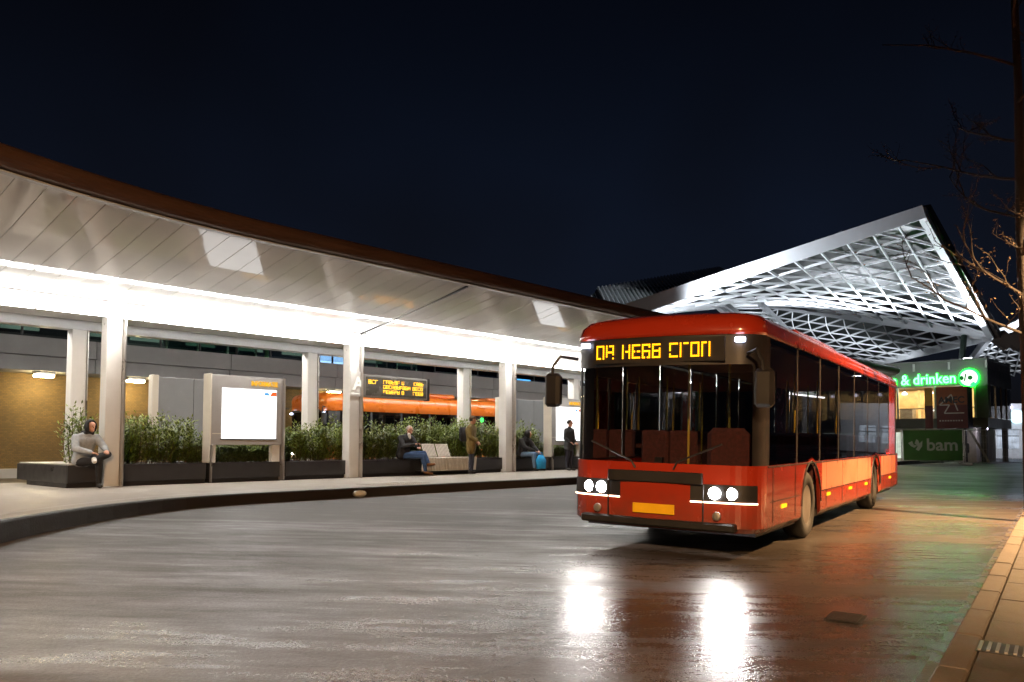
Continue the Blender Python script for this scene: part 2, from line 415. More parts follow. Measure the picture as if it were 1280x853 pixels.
def strip_mesh(prof, m, name, u0=UA, u1=UB, du=.6, fw=None, smooth=False):
    """sweep a profile of (offset from the outer edge or fixed w, z) along the canopy"""
    n_ = int((u1-u0)/du) + 1; q = MB(); vs = []; fs = []; k_ = len(prof)
    for i in range(n_+1):
        u = u0 + (u1-u0)*i/n_
        for (w, z) in prof: vs.append((u, (outer_w(u) + w) if fw is None else w, z))
    for i in range(n_):
        for j in range(k_): fs.append((i*k_+j, i*k_+(j+1) % k_, (i+1)*k_+(j+1) % k_, (i+1)*k_+j))
    fs += [tuple(range(k_))[::-1], tuple(n_*k_ + j for j in range(k_))]
    q.add(vs, fs); return q.build(name, m, can, smooth)
arc = [(-.02 - .17*math.sin(t), 4.92 - .17*math.cos(t)) for t in [R(-10 + 20*i) for i in range(10)]]
strip_mesh([(.1, 4.74), (.02, 4.76)] + arc + [(.3, 5.12), (.3, 4.8)], M_fascia, 'edge_fascia', smooth=False)
strip_mesh([(.09, 4.70), (.0, 4.715), (.0, 4.735), (.09, 4.735)], M_beam, 'edge_trim')
strip_mesh([(.3, 5.10), (4.2, 4.85), (9.8, 4.95), (9.8, 4.8), (.3, 4.85)], M_dkmetal, 'roof_deck')
strip_mesh([(W_IN+.02, 3.66), (W_IN+.02, 3.945), (18.34, 3.945), (18.34, 3.66)], M_white, 'front_beam', fw=1)
strip_mesh([(19.85, 3.58), (19.85, 3.80), (20.2, 3.80), (20.2, 3.58)], M_beam, 'rear_beam', fw=1)
strip_mesh([(18.345, 3.80), (18.345, 3.87), (19.845, 3.87), (19.845, 3.80)], M_white, 'middle_ceiling', fw=1)
# light strip in its trough on the front beam, thrown up and out over the ceiling panels
E_strip = emit('canopy_light', (1, .97, .92), STRIP)
x = UA
while x < UB:
    x1_ = min(x + 2.1, UB) - .02
    MB().box(x + .02, x1_, W_IN-.34, W_IN-.26, 3.57, 3.63, .015).build('light_strip', E_strip, can)
    x += 2.1
# the rear side carries the same strip and a short rising ceiling towards the second lane
strip_mesh([(20.22, 3.96), (20.22, 4.0), (23.2, 4.72), (23.2, 4.66)], M_soffit, 'rear_ceiling', fw=1)
x = UA
while x < UB:
    MB().box(x + .02, min(x + 2.1, UB) - .02, 20.36, 20.48, 3.70, 3.76, .015).build('light_strip', E_strip, can)
    x += 2.1
for jn in JOINT:
    MB().bar(soff(jn, 0, -.03), soff(jn, 1, -.03), .05, .05).build('section_joint', M_dkmetal, can)
# columns in pairs, each a shallow steel box with flanges
def column(u, w, front):
    c_ = MB().box(u-.19, u+.13, w-.16, w+.16, .0 if not front else .0, 3.655 if front else 3.575, .008).build('column', M_white, can)
    if front: MB().box(u+.132, u+.165, w-.30, w+.20, 0.002, 3.70, .004).build('flange', M_steel, c_)
    else: MB().box(u+.132, u+.16, w-.2, w+.2, 0.002, 3.57, .004).build('flange', M_steel, c_)
    MB().box(u-.22, u+.2, w-.22, w+.22, 0.001, .02, .004).build('base_plate', M_steel, c_)
    for zz in (3.5,):
        MB().tube([(u-.2, w, zz), (u-.186, w, zz)], .02, 6).build('bolt', M_steel, c_)
for cu in COLU:
    column(cu, 18.0, True); column(cu, 20.0, False)
# recessed downlights between the two beams
E_down = emit('downlight', (1, .88, .70), 165)
for cu in COLU[:-1]:
    for d_ in (.95, 3.1, 5.25):
        for ww in (19.1,):
            dl = MB().lathe([(.10, 3.797), (.10, 3.80)], 14, o=(cu + d_, ww, 0)).build('downlight', E_down, can)
            MB().lathe([(.13, 3.788), (.13, 3.796), (.1, 3.796), (.1, 3.788)], 14, o=(cu + d_, ww, 0)).build('rim', M_steel, dl)

# stop letter on the second column pair
M_signwhite = emit('lit_letter', (1, .93, .8), .4)
sl_ = empty('stop_letter_sign', F(13.4 - .19, 17.8, 2.55), AU, 'lit letter A on the column beside the departure board', 'sign')
MB().box(.0, .32, -.0, .03, -.32, .36, .004).build('plate', M_white, sl_)
text('letter', 'A', .5, M_signwhite, sl_, stand((.08, -.012, -.13)), .008, .012)
MB().box(.0, .31, -.006, -.001, -.26, -.235).build('underline', M_signwhite, sl_)

# ------------------------------------------------------------------ planters with hedge shrubs
SEG = [(6.2, 7.24), (7.24, 9.24), (9.34, 11.24), (11.34, 13.5), (13.6, 19.8), (19.9, 21.9), (22.0, 23.9), (24.0, 26.1), (26.2, 32.4), (32.5, 38.7)]
SEGLAB = ['dark planter end with pale bench top where the man in grey sits', 'dark low planter left of the left information panel', 'dark low planter under the left information panel',
          'dark low planter between the left information panel and the A column', 'long dark low planter behind the slatted bench', 'dark low planter where the person with a blue bag sits',
          'dark low planter under the right information panel', 'short dark low planter just right of the right information panel', 'long dark low planter behind the passing red bus, nearer one', 'long dark low planter behind the passing red bus, farther one']
for i, (a, b) in enumerate(SEG):
    pl = empty('planter', F((a+b)/2, 18.0, 0), AU, SEGLAB[i], 'planter', 'dark planters under the canopy'); h = (b-a)/2 - .012
    MB().box(-h+.0, h-.0, .06, 2.5, 0, .10).build('plinth', M_black, pl)
    bx = MB()
    dep = 3.2 if i == 0 else 2.3
    bx.box(-h, h, 0.0, .07, .10, .47, .008); bx.box(-h, h, dep-.07, dep, .10, .47, .008)
    bx.box(-h, -h+.06, .072, dep-.072, .10, .47, .006); bx.box(h-.06, h, .072, dep-.072, .10, .47, .006)
    bx.build('wall', M_planter, pl)
    if i == 0:
        MB().box(-h+.04, h-.04, .04, dep-.04, .472, .50, .006).build('bench_top', M_seat, pl)
    else:
        MB().box(-h+.065, h-.065, .075, dep-.075, .1, .40).build('soil', M_soil, pl)
        MB().box(-h, h, -.006, .085, .472, .485, .003).build('rim', M_planter, pl)

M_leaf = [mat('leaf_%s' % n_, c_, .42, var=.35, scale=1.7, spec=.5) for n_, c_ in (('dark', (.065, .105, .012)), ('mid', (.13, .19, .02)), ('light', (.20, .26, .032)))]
M_stem = mat('twig', (.07, .045, .025), .8)
def shrub_meshes(seed, H=1.25, rad=.46, n_stem=17, per=46):
    rnd = random.Random(seed); st = MB(); lf = MB(); cols = []
    for s_ in range(n_stem):
        a = rnd.uniform(0, 2*math.pi); rr = rad*math.sqrt(rnd.random()); lean = rnd.uniform(.75, 1.2)
        h = H*rnd.uniform(.62, 1.05)*(1 - .25*(rr/rad)**2)
        p0 = Vector((rr*.45*math.cos(a), rr*.45*math.sin(a), -.05)); p2 = Vector((rr*lean*math.cos(a), rr*lean*math.sin(a), h))
        p1 = (p0+p2)/2 + Vector((rnd.uniform(-.06, .06), rnd.uniform(-.06, .06), 0))
        st.tube([p0, p1, p2], .008, 4, False, .003)
        for k in range(per):
            t = .12 + .9*(k+rnd.random())/per
            c = p0*(1-t)**2 + p1*2*t*(1-t) + p2*t*t
            az = k*2.4 + rnd.uniform(-.5, .5); el = rnd.uniform(.2, 1.0)
            d = Vector((math.cos(az)*math.cos(el), math.sin(az)*math.cos(el), math.sin(el)))
            tw = d * rnd.uniform(.0, .09)
            L = rnd.uniform(.075, .13); wd_ = L*rnd.uniform(.32, .44)
            sd = d.cross(Vector((0, 0, 1))).normalized(); up = sd.cross(d)
            c = c + tw; m1 = c + d*L*.5
            dr = up*(-.12*L)
            lf.add([c, m1 + sd*wd_*.5 + dr, c + d*L, m1 - sd*wd_*.5 + dr, m1], [(0, 1, 4), (1, 2, 4), (2, 3, 4), (3, 0, 4)])
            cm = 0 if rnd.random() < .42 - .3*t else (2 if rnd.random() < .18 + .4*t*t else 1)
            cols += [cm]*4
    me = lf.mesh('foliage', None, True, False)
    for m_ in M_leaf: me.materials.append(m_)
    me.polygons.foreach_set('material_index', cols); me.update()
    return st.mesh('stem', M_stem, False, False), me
SH = [shrub_meshes(s_, 1.2, .52, 30, 54) for s_ in range(5)] + [shrub_meshes(21, 1.3, .34, 16, 44)]
ORD = ['first', 'second', 'third', 'fourth', 'fifth', 'sixth', 'seventh', 'eighth', 'ninth', 'tenth', 'eleventh', 'twelfth']
BAY = [(6.55, 6.6, 'beside the man in the grey jacket', 1.0), (7.5, 9.15, 'left of the left information panel', 1.05), (9.55, 11.1, 'seen under the left information panel', .55), (11.65, 13.2, 'between the left information panel and the A column', 1.0),
       (13.85, 19.5, 'behind the slatted bench', 1.05), (20.1, 21.7, 'behind the person with a blue bag', 1.05), (22.3, 23.7, 'under the right information panel', .55), (24.3, 25.8, 'right of the right information panel', 1.0),
       (26.5, 32, 'behind the passing red bus', 1.0)]
for a, b, where, sc in BAY:
    n_ = max(1, int(round((b-a)/.52)) + 1); n_ = 1 if b-a < .2 else n_
    for i in range(n_):
        u_ = a + (b-a)*(i/(n_-1) if n_ > 1 else 0)
        ww = 19.0 + random.uniform(-.18, .12)
        if n_ == 1: ww = 18.75
        lab = ('slim green shrub %s' % where) if n_ == 1 else '%s leafy shrub from left %s' % (ORD[i] if i < 12 else 'last', where)
        t = empty('shrub', F(u_ + random.uniform(-.08, .08), ww, .42), random.uniform(0, 6.28), lab, 'shrub', 'planter shrubs')
        k_ = SH[5] if n_ == 1 else SH[random.randrange(5)]
        f_ = random.uniform(.88, 1.1)*sc
        t.scale = (random.uniform(.92, 1.1), random.uniform(.92, 1.1), f_)
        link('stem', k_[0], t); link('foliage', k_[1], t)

# ------------------------------------------------------------------ information panels
M_panel = mat('grey_panel', (.30, .29, .285), .4, var=.05)
M_cream = mat('cream_side', (.58, .54, .47), .45, var=.05)
E_screen = emit('lit_screen', (1, .99, .98), .8)
E_amber = emit('amber_letters', (1, .50, .02), .42)
E_blue = emit('screen_blue', (.12, .45, .9), .33); E_red = emit('screen_red', (.95, .16, .03), .33)
def info_panel(u0, label):
    t = empty('information_panel', F(u0, 17.93, 0), AU, label, 'information panel', 'lit information panels')
    W = 1.9
    MB().box(0, W, 0, .26, .90, 2.58, .01).build('housing', M_panel, t)
    MB().box(-.035, -.002, -.02, .34, .48, 2.60, .004).build('side_plate', M_cream, t)
    MB().box(-.03, .0, -.10, -.022, .02, .9, .004).build('post', M_steel, t); MB().box(W+.002, W+.03, -.10, .2, .02, 2.58, .004).build('post', M_steel, t)
    MB().box(0.02, .16, .06, .2, .48, .898, .004).build('leg', M_white, t); MB().box(W-.24, W-.02, .06, .2, .48, .898, .004).build('leg', M_white, t)
    s_ = MB().box(.26, 1.72, -.018, -.002, 1.05, 2.27, .003).build('screen', E_screen, t)
    MB().box(.235, 1.745, -.012, -.001, 1.025, 1.05).build('screen_frame', M_dkmetal, s_)
    q = MB(); q.add([(1.38, -.021, 2.13), (1.52, -.021, 2.13), (1.49, -.021, 2.2), (1.38, -.021, 2.2)], [(0, 1, 2, 3)]); q.build('logo_mark', E_blue, s_, fixn=False)
    q = MB(); q.add([(1.53, -.021, 2.12), (1.715, -.021, 2.12), (1.715, -.021, 2.22), (1.6, -.021, 2.22)], [(0, 1, 2, 3)]); q.build('logo_mark', E_red, s_, fixn=False)
    text('heading', 'INFORMATIE', .165, E_amber, t, stand((1.02, -.006, 2.36)), .004, .004, sx=.78)
    MB().box(.03, .26, -.004, -.001, 1.16, 1.18).build('label_strip', M_cream, t)
info_panel(9.29, 'lit white information panel standing alone at the left between shrubs')
info_panel(22.0, 'lit white information panel beside the bus, behind the dark-dressed standing person')
def wind_screen(u0, n_, label):
    t = empty('wind_screen', F(u0, 20.15, 0), AU, label, 'wind screen', 'grey wind screens')
    MB().box(-.03, .13, -.1, .12, .0, 2.66, .006).build('post', M_cream, t)
    for i in range(n_): MB().box(.14 + i*.96, .14 + i*.96 + .95, .0, .05, .5, 2.62, .004).build('panel', M_greypanel, t)
    MB().box(.15 + n_*.96, .22 + n_*.96, -.05, .1, .0, 2.63, .004).build('post', M_steel, t)
wind_screen(8.85, 2, 'grey wind screen panel behind the shrubs left of the left information panel')
wind_screen(21.6, 3, 'grey wind screen of tall panels behind the right information panel')

# LED matrix text made of lit blocks
def led(name, parent, m, W, H, cols, rows, seed, frame=None, lines=1, gaps=()):
    """unreadable dot-matrix writing on the plane y=0 of the frame, x right, z up"""
    rnd = random.Random(seed); q = MB(); px_ = W/cols; lh = rows//lines
    for ln in range(lines):
        c = 0
        while c < cols-5:
            if any(a <= c/cols < b and (g is None or g == ln) for a, b, g in gaps): c += 1; continue
            vert = [0, 4] if rnd.random() < .6 else [0]
            hz = [r_ for r_ in (0, 3, 6) if rnd.random() < .75] or [3]
            for x in range(5):
                for y in range(7):
                    if (x in vert and rnd.random() < .93) or (y in hz and rnd.random() < .95):
                        X = (c+x)*px_; Z = H - (ln*lh + y + (lh-7)/2)*(H/rows)
                        q.add([(X, 0, Z), (X+px_*.84, 0, Z), (X+px_*.84, 0, Z-H/rows*.84), (X, 0, Z-H/rows*.84)], [(0, 1, 2, 3)])
            c += 6 if rnd.random() > .14 else 10
    o = q.build(name, m, parent, fixn=False); o['kind'] = 'stuff'
    if frame is not None: o.matrix_local = frame
    return o
E_led = emit('amber_led', (1, .45, .02), 1.8)
db = empty('departure_board', F(13.58, 17.72, 2.22), AU, 'departure board with amber text lines hung beside the A column', 'departure board')
MB().box(0, 2.35, 0, .2, 0, .62, .01).build('housing', mat('board_housing', (.17, .165, .155), .4), db)
MB().box(2.352, 2.45, .01, .19, -.02, .64, .01).build('end_cap', M_black, db)
MB().box(.08, 2.3, -.006, -.001, .05, .57).build('glass', mat('board_face', (.09, .085, .075), .25), db)
led('lit_text', db, E_led, .42, .14, 22, 9, 3, Matrix.Translation((.16, -.01, .36)))
led('lit_text', db, E_led, 1.55, .42, 92, 30, 5, Matrix.Translation((.68, -.01, .1)), 3, [(.45, .72, 0), (.5, .7, 2)])
MB().bar((-.02, .1, .2), (0.0, .1, .2), .12, .3).build('bracket', M_steel, db)

# ------------------------------------------------------------------ slatted bench
bn = empty('slatted_bench', F(15.65, 17.98, 0), AU, 'white slatted bench with two backrests in front of the hedge', 'bench')
M_slat = mat('white_slat', (.62, .58, .52), .45, var=.08, scale=8)
BL = 2.25
for i in range(36):
    x = i*BL/36
    o = MB().box(x, x + .04, -.40, .03, .497, .53, .005).build('seat_slat', M_slat, bn)
    MB().add([(x, -.40, .50), (x+.04, -.40, .50), (x+.04, -.36, .13), (x, -.36, .13), (x, -.37, .50), (x+.04, -.37, .50), (x+.04, -.33, .13), (x, -.33, .13)],
             [(0,1,2,3),(4,7,6,5),(0,4,5,1),(3,2,6,7),(0,3,7,4),(1,5,6,2)]).build('front_slat', M_slat, bn)
MB().box(0, BL, -.33, -.30, .14, .18).build('rail', M_dkmetal, bn); MB().box(0, BL, -.33, -.30, .42, .46).build('rail', M_dkmetal, bn)
MB().box(0.0, BL, -.30, -.04, .10, .14).build('rail', M_dkmetal, bn)
for b0 in (.42, .98):
    br = MB().bar((b0, .02, .56), (b0+.5, .02, .56), .03, .03).build('backrest', M_slat, bn)
    MB().bar((b0, .16, .92), (b0+.5, .16, .92), .03, .03).build('top_rail', M_slat, br)
    for i in range(9):
        x = b0 + .02 + i*.0575
        MB().bar((x, .02, .57), (x, .16, .91), .035, .02).build('back_slat', M_slat, br)

# ================================================================== PEOPLE
def shell(name, c, rx, ry, rz, m, parent, face=None, cut=.55, yaw=0, tilt=0, lower=-9):
    """ellipsoid cap for hair or hood, open towards `face`"""
    bm = bmesh.new(); bmesh.ops.create_uvsphere(bm, u_segments=20, v_segments=14, radius=1)
    kill = [v for v in bm.verts if (face is not None and v.co.dot(Vector(face).normalized()) > cut) or v.co.z < lower]
    bmesh.ops.delete(bm, geom=kill, context='VERTS')
    rnd = random.Random(3)
    for v in bm.verts:
        v.co *= 1 + rnd.uniform(-.02, .03); v.co = Vector((v.co.x*rx, v.co.y*ry, v.co.z*rz))
    me = bpy.data.meshes.new(name); bm.to_mesh(me); bm.free(); me.materials.append(m)
    me.polygons.foreach_set('use_smooth', [True]*len(me.polygons))
    o = link(name, me, parent, c); o.rotation_euler = (tilt, 0, yaw)
    sd = o.modifiers.new('t', 'SOLIDIFY'); sd.thickness = .018; return o
def blob(name, caps, m, parent, vox=.011, smooth=4):
    """one continuous surface grown round tapered capsules (p0, r0, p1, r1)"""
    q = MB(); n = 12
    for p0, r0, p1, r1 in caps:
        p0, p1 = Vector(p0), Vector(p1); d = p1 - p0; L = d.length
        d = d.normalized() if L > 1e-5 else Vector((0, 0, 1)); a = d.orthogonal().normalized(); b = d.cross(a)
        prof = [(r0*math.cos(t), -r0*math.sin(t)) for t in (R(84), R(55), R(28), 0)] + [(r1*math.cos(t), L + r1*math.sin(t)) for t in (0, R(28), R(55), R(84))]
        vs = [p0 + d*h + (a*math.cos(2*math.pi*k/n) + b*math.sin(2*math.pi*k/n))*rr for rr, h in prof for k in range(n)]
        fs = [(i*n+k, i*n+(k+1) % n, (i+1)*n+(k+1) % n, (i+1)*n+k) for i in range(len(prof)-1) for k in range(n)] + [tuple(range(n))[::-1], tuple((len(prof)-1)*n+k for k in range(n))]
        q.add(vs, fs)
    me = q.mesh(name, m); o = bpy.data.objects.new('tmp', me); C.objects.link(o)
    md = o.modifiers.new('r', 'REMESH'); md.mode = 'VOXEL'; md.voxel_size = vox; md.use_smooth_shade = True
    sm = o.modifiers.new('s', 'SMOOTH'); sm.factor = .5; sm.iterations = smooth
    dg = bpy.context.evaluated_depsgraph_get(); me2 = bpy.data.meshes.new_from_object(o.evaluated_get(dg)); me2.name = name
    bpy.data.objects.remove(o); bpy.data.meshes.remove(me)
    me2.materials.clear(); me2.materials.append(m); me2.polygons.foreach_set('use_smooth', [True]*len(me2.polygons)); me2.update()
    return link(name, me2, parent)
def skin(name, verts, edges, rad, m, parent, sub=2, root=0):
    f = lambda r_: r_ if not isinstance(r_, tuple) else sum(r_)/2
    return blob(name, [(verts[a], f(rad[a]), verts[b], f(rad[b])) for a, b in edges], m, parent, .012)
def hand(w, d, n, side):
    """palm and five fingers growing from the wrist along d, palm towards n"""
    d = Vector(d).normalized(); n = Vector(n); n = (n - d*n.dot(d)).normalized(); s = d.cross(n)*side; w = Vector(w); c = []
    for off in (-.022, 0, .022): c.append((w + d*.02 + s*off*.6, .017, w + d*.085 + s*off, .016))
    for off, L in ((-.033, .062), (-.011, .075), (.011, .07), (.033, .055)):
        k = w + d*.09 + s*off; m_ = k + d*L*.5 + n*.008; e = m_ + d*L*.4 + n*.025
        c += [(k, .0105, m_, .010), (m_, .010, e, .0085)]
    t0 = w + d*.03 - s*.03; t1 = t0 + d*.04 - s*.025 + n*.012; t2 = t1 + d*.03 + n*.015
    return c + [(t0, .014, t1, .012), (t1, .012, t2, .0095)]
def person(label, loc, rz, J, jacket, trousers, shoes, hair, hood=None, faceyaw=0.0, coat_len=0.0, thick=1.0, shoe_r=.05, hatm=None, quilt=False):
    """J: joints in metres, facing -y"""
    t = empty('person', loc, rz, label, 'person')
    g = {k_: Vector(v) for k_, v in J.items()}
    hd = g['head']; fd = Vector((math.sin(faceyaw), -math.cos(faceyaw), 0)); sd = Vector((math.cos(faceyaw), math.sin(faceyaw), 0)); Z = Vector((0, 0, 1))
    sx = (g['shL'] - g['shR']).normalized(); hx = (g['hipL'] - g['hipR']).normalized()
    def torso(e):
        c = []
        for s_ in (-1, 0, 1):
            c.append((g['pelvis'] + hx*.07*s_, .10+e, g['spine'] + (hx+sx)*.03*s_, .095+e)); c.append((g['spine'] + (hx+sx)*.03*s_, .095+e, g['chest'] + sx*.085*s_, .10+e))
        c.append((g['shL'] - sx*.03, .06+e*.7, g['shR'] + sx*.03, .06+e*.7))
        for s_ in 'LR': c.append((g['neck'] - Z*.03, .05+e*.8, g['sh'+s_] - (sx*.03 if s_ == 'L' else -sx*.03), .055+e*.7))
        return c
    caps = torso(0)
    caps += [(g['chest'], .06, g['neck'], .052), (g['neck'], .05, hd - Z*.04 - fd*.01, .05)]
    # head: cranium, jaw, chin, nose
    caps += [(hd + Z*.035 - fd*.018, .083, hd + Z*.035 + fd*.012, .078), (hd - Z*.02 + fd*.012, .066, hd - Z*.07 + fd*.035, .045), (hd - Z*.085 + fd*.05, .026, hd - Z*.085 + fd*.055, .024)]
    caps += [(hd + Z*.015 + fd*.082, .012, hd - Z*.02 + fd*.103, .016)] + [(hd + sd*s_*.078 - Z*.015 - fd*.01, .018, hd + sd*s_*.08 + Z*.015 - fd*.014, .02) for s_ in (-1, 1)]
    jk = torso(.032*thick); tr_c = [(g['pelvis'] - hx*.07, .118, g['pelvis'] + hx*.07, .118)]
    for s_ in 'LR':
        sh, el, wr, hp, kn, an, to = (g[k_+s_] for k_ in ('sh', 'el', 'wr', 'hip', 'kn', 'an', 'toe'))
        caps += [(sh, .056, el, .042), (el, .043, wr, .028)] + hand(wr, g.get('hd'+s_, wr - el), g.get('hn'+s_, Vector((0, 0, -1))), 1 if s_ == 'L' else -1)
        caps += [(hp, .085, kn, .058), (kn, .056, kn.lerp(an, .35), .054), (kn.lerp(an, .35), .054, an, .036), (an - Z*.03, .034, to, .028)]
        jk += [(sh, .078*thick, el, .064*thick), (el, .064*thick, el.lerp(wr, .92), .045*thick)]
        tr_c += [(hp, .104, kn, .076), (kn, .074, kn.lerp(an, .4), .070), (kn.lerp(an, .4), .070, kn.lerp(an, .97), .052)]
    if coat_len: jk += [(g['pelvis'] + hx*.08*s_, .135*thick, g['pelvis'] + hx*.09*s_ - Z*coat_len, .13) for s_ in (-1, 0, 1)]
    else: jk += [(g['pelvis'] + hx*.07*s_ + Z*.02, .128*thick, g['pelvis'] + hx*.07*s_, .13*thick) for s_ in (-1, 1)]
    jk += [(g['neck'] - Z*.015 + sx*.03*s_, .062, g['neck'] - Z*.0 + sx*.03*s_, .055) for s_ in (-1, 1)]
    body = blob('body', caps, M_skin, t, .0095, 3)
    for s_ in (-1, 1):
        e_ = MB().lathe([(.002, -.004), (.009, -.002), (.011, 0), (.009, .002), (.002, .004)], 8, 'y').build('eye', mat('dark_eye', (.02, .015, .012), .3), body)
        e_.location = hd + fd*.084 + sd*.032*s_ + Z*.012; e_.rotation_euler.z = faceyaw
        e_ = MB().box(-.014, .014, -.003, .003, -.003, .003, .002).build('eyebrow', hair, body); e_.location = hd + fd*.09 + sd*.032*s_ + Z*.036; e_.rotation_euler.z = faceyaw
    e_ = MB().box(-.02, .02, -.004, .004, -.005, .005, .003).build('mouth', mat('lips', (.3, .09, .08), .5), body); e_.location = hd + fd*.080 - Z*.058; e_.rotation_euler.z = faceyaw
    blob('jacket', jk, jacket, t, .014, 5)
    blob('trousers', tr_c, trousers, t, .014, 4)
    for s_ in 'LR':
        an, to = g['an'+s_], g['toe'+s_]; d = to - an; hl = an - d*.12 - Z*.035
        blob('shoe', [(hl, shoe_r*.85, an + d*.45 - Z*.02, shoe_r*.9), (an + d*.45 - Z*.02, shoe_r*.9, to, shoe_r*.72), (an, shoe_r, hl, shoe_r*.85)], shoes[0 if s_ == 'L' else 1] if isinstance(shoes, tuple) else shoes, t, .01, 3)
    if hood:
        shell('hood', hd + Z*.012 - fd*.02, .122, .132, .15, hood, t, (0, -1, -.1), .66, yaw=faceyaw)
        blob('hood_collar', [(g['neck'] - sx*.06 + fd*.03, .05, g['neck'] + sx*.06 + fd*.03, .05), (g['neck'] - sx*.06 - fd*.05, .06, g['neck'] + sx*.06 - fd*.05, .06)], hood, t, .014, 3)
    elif hatm:
        shell('cap', hd + Z*.05 - fd*.005, .1, .112, .09, hatm, t, None, yaw=faceyaw, lower=-.1)
        br = MB().prism([(-.07, 0), (-.06, -.06), (0, -.085), (.06, -.06), (.07, 0)], 0, .012).build('brim', hatm, t); br.location = hd + fd*.08 + Z*.048; br.rotation_euler.z = faceyaw
        shell('hair', hd + Z*.02 - fd*.014, .092, .1, .1, hair, t, (0, -1, -.2), .2, yaw=faceyaw, lower=-.6)
    else: shell('hair', hd + Z*.035 - fd*.012, .095, .106, .1, hair, t, (0, -1, -.45), .3, yaw=faceyaw, lower=-.6)
    return t
cloth = lambda n_, c_, **k_: mat(n_, c_, .85, var=.18, scale=14, bump=.3, bscale=30, **k_)
C_grey, C_black, C_navy, C_jean, C_ljean, C_olive = cloth('grey_padded_cloth', (.30, .32, .335)), cloth('black_cloth', (.014, .014, .016)), cloth('navy_cloth', (.018, .02, .035)), cloth('blue_denim', (.03, .07, .17)), cloth('pale_denim', (.12, .20, .32)), cloth('olive_cloth', (.15, .105, .028))
C_white, C_brownshoe, C_dark = cloth('white_leather', (.6, .58, .54)), cloth('brown_leather', (.18, .08, .03)), cloth('dark_leather', (.02, .018, .016))
H_dark, H_grey = mat('dark_hair', (.02, .014, .01), .6), mat('grey_hair', (.42, .36, .3), .6)
# 1: man in grey padded jacket, one leg crossed over the other
J = dict(pelvis=(0, .08, .60), spine=(0, .03, .80), chest=(.02, -.03, 1.02), neck=(.04, -.08, 1.17), head=(.08, -.13, 1.30),
         shL=(.22, -.05, 1.07), elL=(.34, -.18, .86), wrL=(.30, -.38, .80), shR=(-.18, -.03, 1.07), elR=(-.24, -.18, .84), wrR=(.02, -.36, .76),
         hipL=(.10, .06, .58), knL=(.34, -.36, .72), anL=(.02, -.50, .62), toeL=(-.02, -.64, .58),
         hipR=(-.09, .06, .57), knR=(.16, -.40, .58), anR=(.18, -.34, .12), toeR=(.16, -.50, .06))
q1 = person('seated man in grey padded jacket with black hood and white shoe', F(6.5, 17.95, -.02), AU, J, C_grey, C_black, (C_white, C_dark), H_dark, hood=C_black, faceyaw=.25, thick=1.12, shoe_r=.055)
# 2: grey-haired man on the bench, looking at a phone
J = dict(pelvis=(-.02, .05, .62), spine=(-.01, .0, .82), chest=(.02, -.05, 1.05), neck=(.05, -.09, 1.2), head=(.09, -.13, 1.33),
         shL=(.22, -.06, 1.1), elL=(.28, -.22, .88), wrL=(.16, -.44, .84), shR=(-.18, -.03, 1.1), elR=(-.22, -.2, .86), wrR=(.04, -.42, .92),
         hipL=(.10, .03, .61), knL=(.46, -.34, .66), anL=(.50, -.50, .36), toeL=(.66, -.56, .34),
         hipR=(-.08, .03, .60), knR=(.36, -.40, .58), anR=(.46, -.42, .13), toeR=(.62, -.52, .06))
q2 = person('seated grey-haired man in black jacket and blue jeans at the bench end', F(15.25, 17.95, .0), AU, J, C_black, C_jean, C_brownshoe, H_grey, faceyaw=.45, thick=1.12)
skin('scarf', [(.03, -.10, 1.15), (.06, -.13, 1.20), (.06, -.17, 1.10)], [(0, 1), (1, 2)], [.062, .06, .035], cloth('white_scarf', (.6, .58, .55)), q2, 2)
ph = empty('phone', F(15.25 + .1, 17.95 - .50, .90), AU, 'dark phone in the hands of the grey-haired seated man', 'phone'); MB().box(-.04, .04, -.006, .006, -.06, .08, .004).build('case', C_dark, ph); MB().box(-.035, .035, .0065, .009, -.055, .075).build('glass', M_black, ph)
# 3: standing man in olive parka and cap, hands in pockets, looking along the road
J = dict(pelvis=(0, 0, .95), spine=(0, .0, 1.13), chest=(-.01, .01, 1.35), neck=(.0, .0, 1.50), head=(.04, -.03, 1.65),
         shL=(.17, .05, 1.42), elL=(.20, .08, 1.14), wrL=(.17, -.10, 1.02), shR=(-.15, -.07, 1.42), elR=(-.18, -.14, 1.14), wrR=(.0, -.22, 1.02),
         hdL=(.4, -.5, -.6), hdR=(.6, -.1, -.7),
         hipL=(.07, .06, .93), knL=(.10, .06, .52), anL=(.09, .08, .12), toeL=(.22, .02, .06), hipR=(-.07, -.04, .93), knR=(-.06, -.06, .52), anR=(-.08, -.04, .12), toeR=(.04, -.12, .06))
q3 = person('standing man in olive parka, cap and dark trousers by the bench', F(17.3, 17.25, -.0), AU, J, C_olive, C_navy, C_dark, H_dark, faceyaw=1.0, coat_len=.22, thick=1.12, hatm=cloth('brown_cap', (.09, .055, .025)))
bpk = empty('backpack', F(17.3 - .2, 17.25 + .12, 1.0), AU - .7, 'black backpack on the back of the man in olive parka', 'backpack')
MB().box(-.14, .14, -.02, .16, .0, .44, .06).build('pack', C_black, bpk, True); MB().box(-.1, .1, .162, .2, .05, .26, .018).build('pocket', C_black, bpk)
for s_ in (-.1, .1): MB().tube([(s_, -.02, .08), (s_, -.08, .22), (s_, -.06, .42), (s_, .02, .43)], .016, 6).build('strap', C_black, bpk)
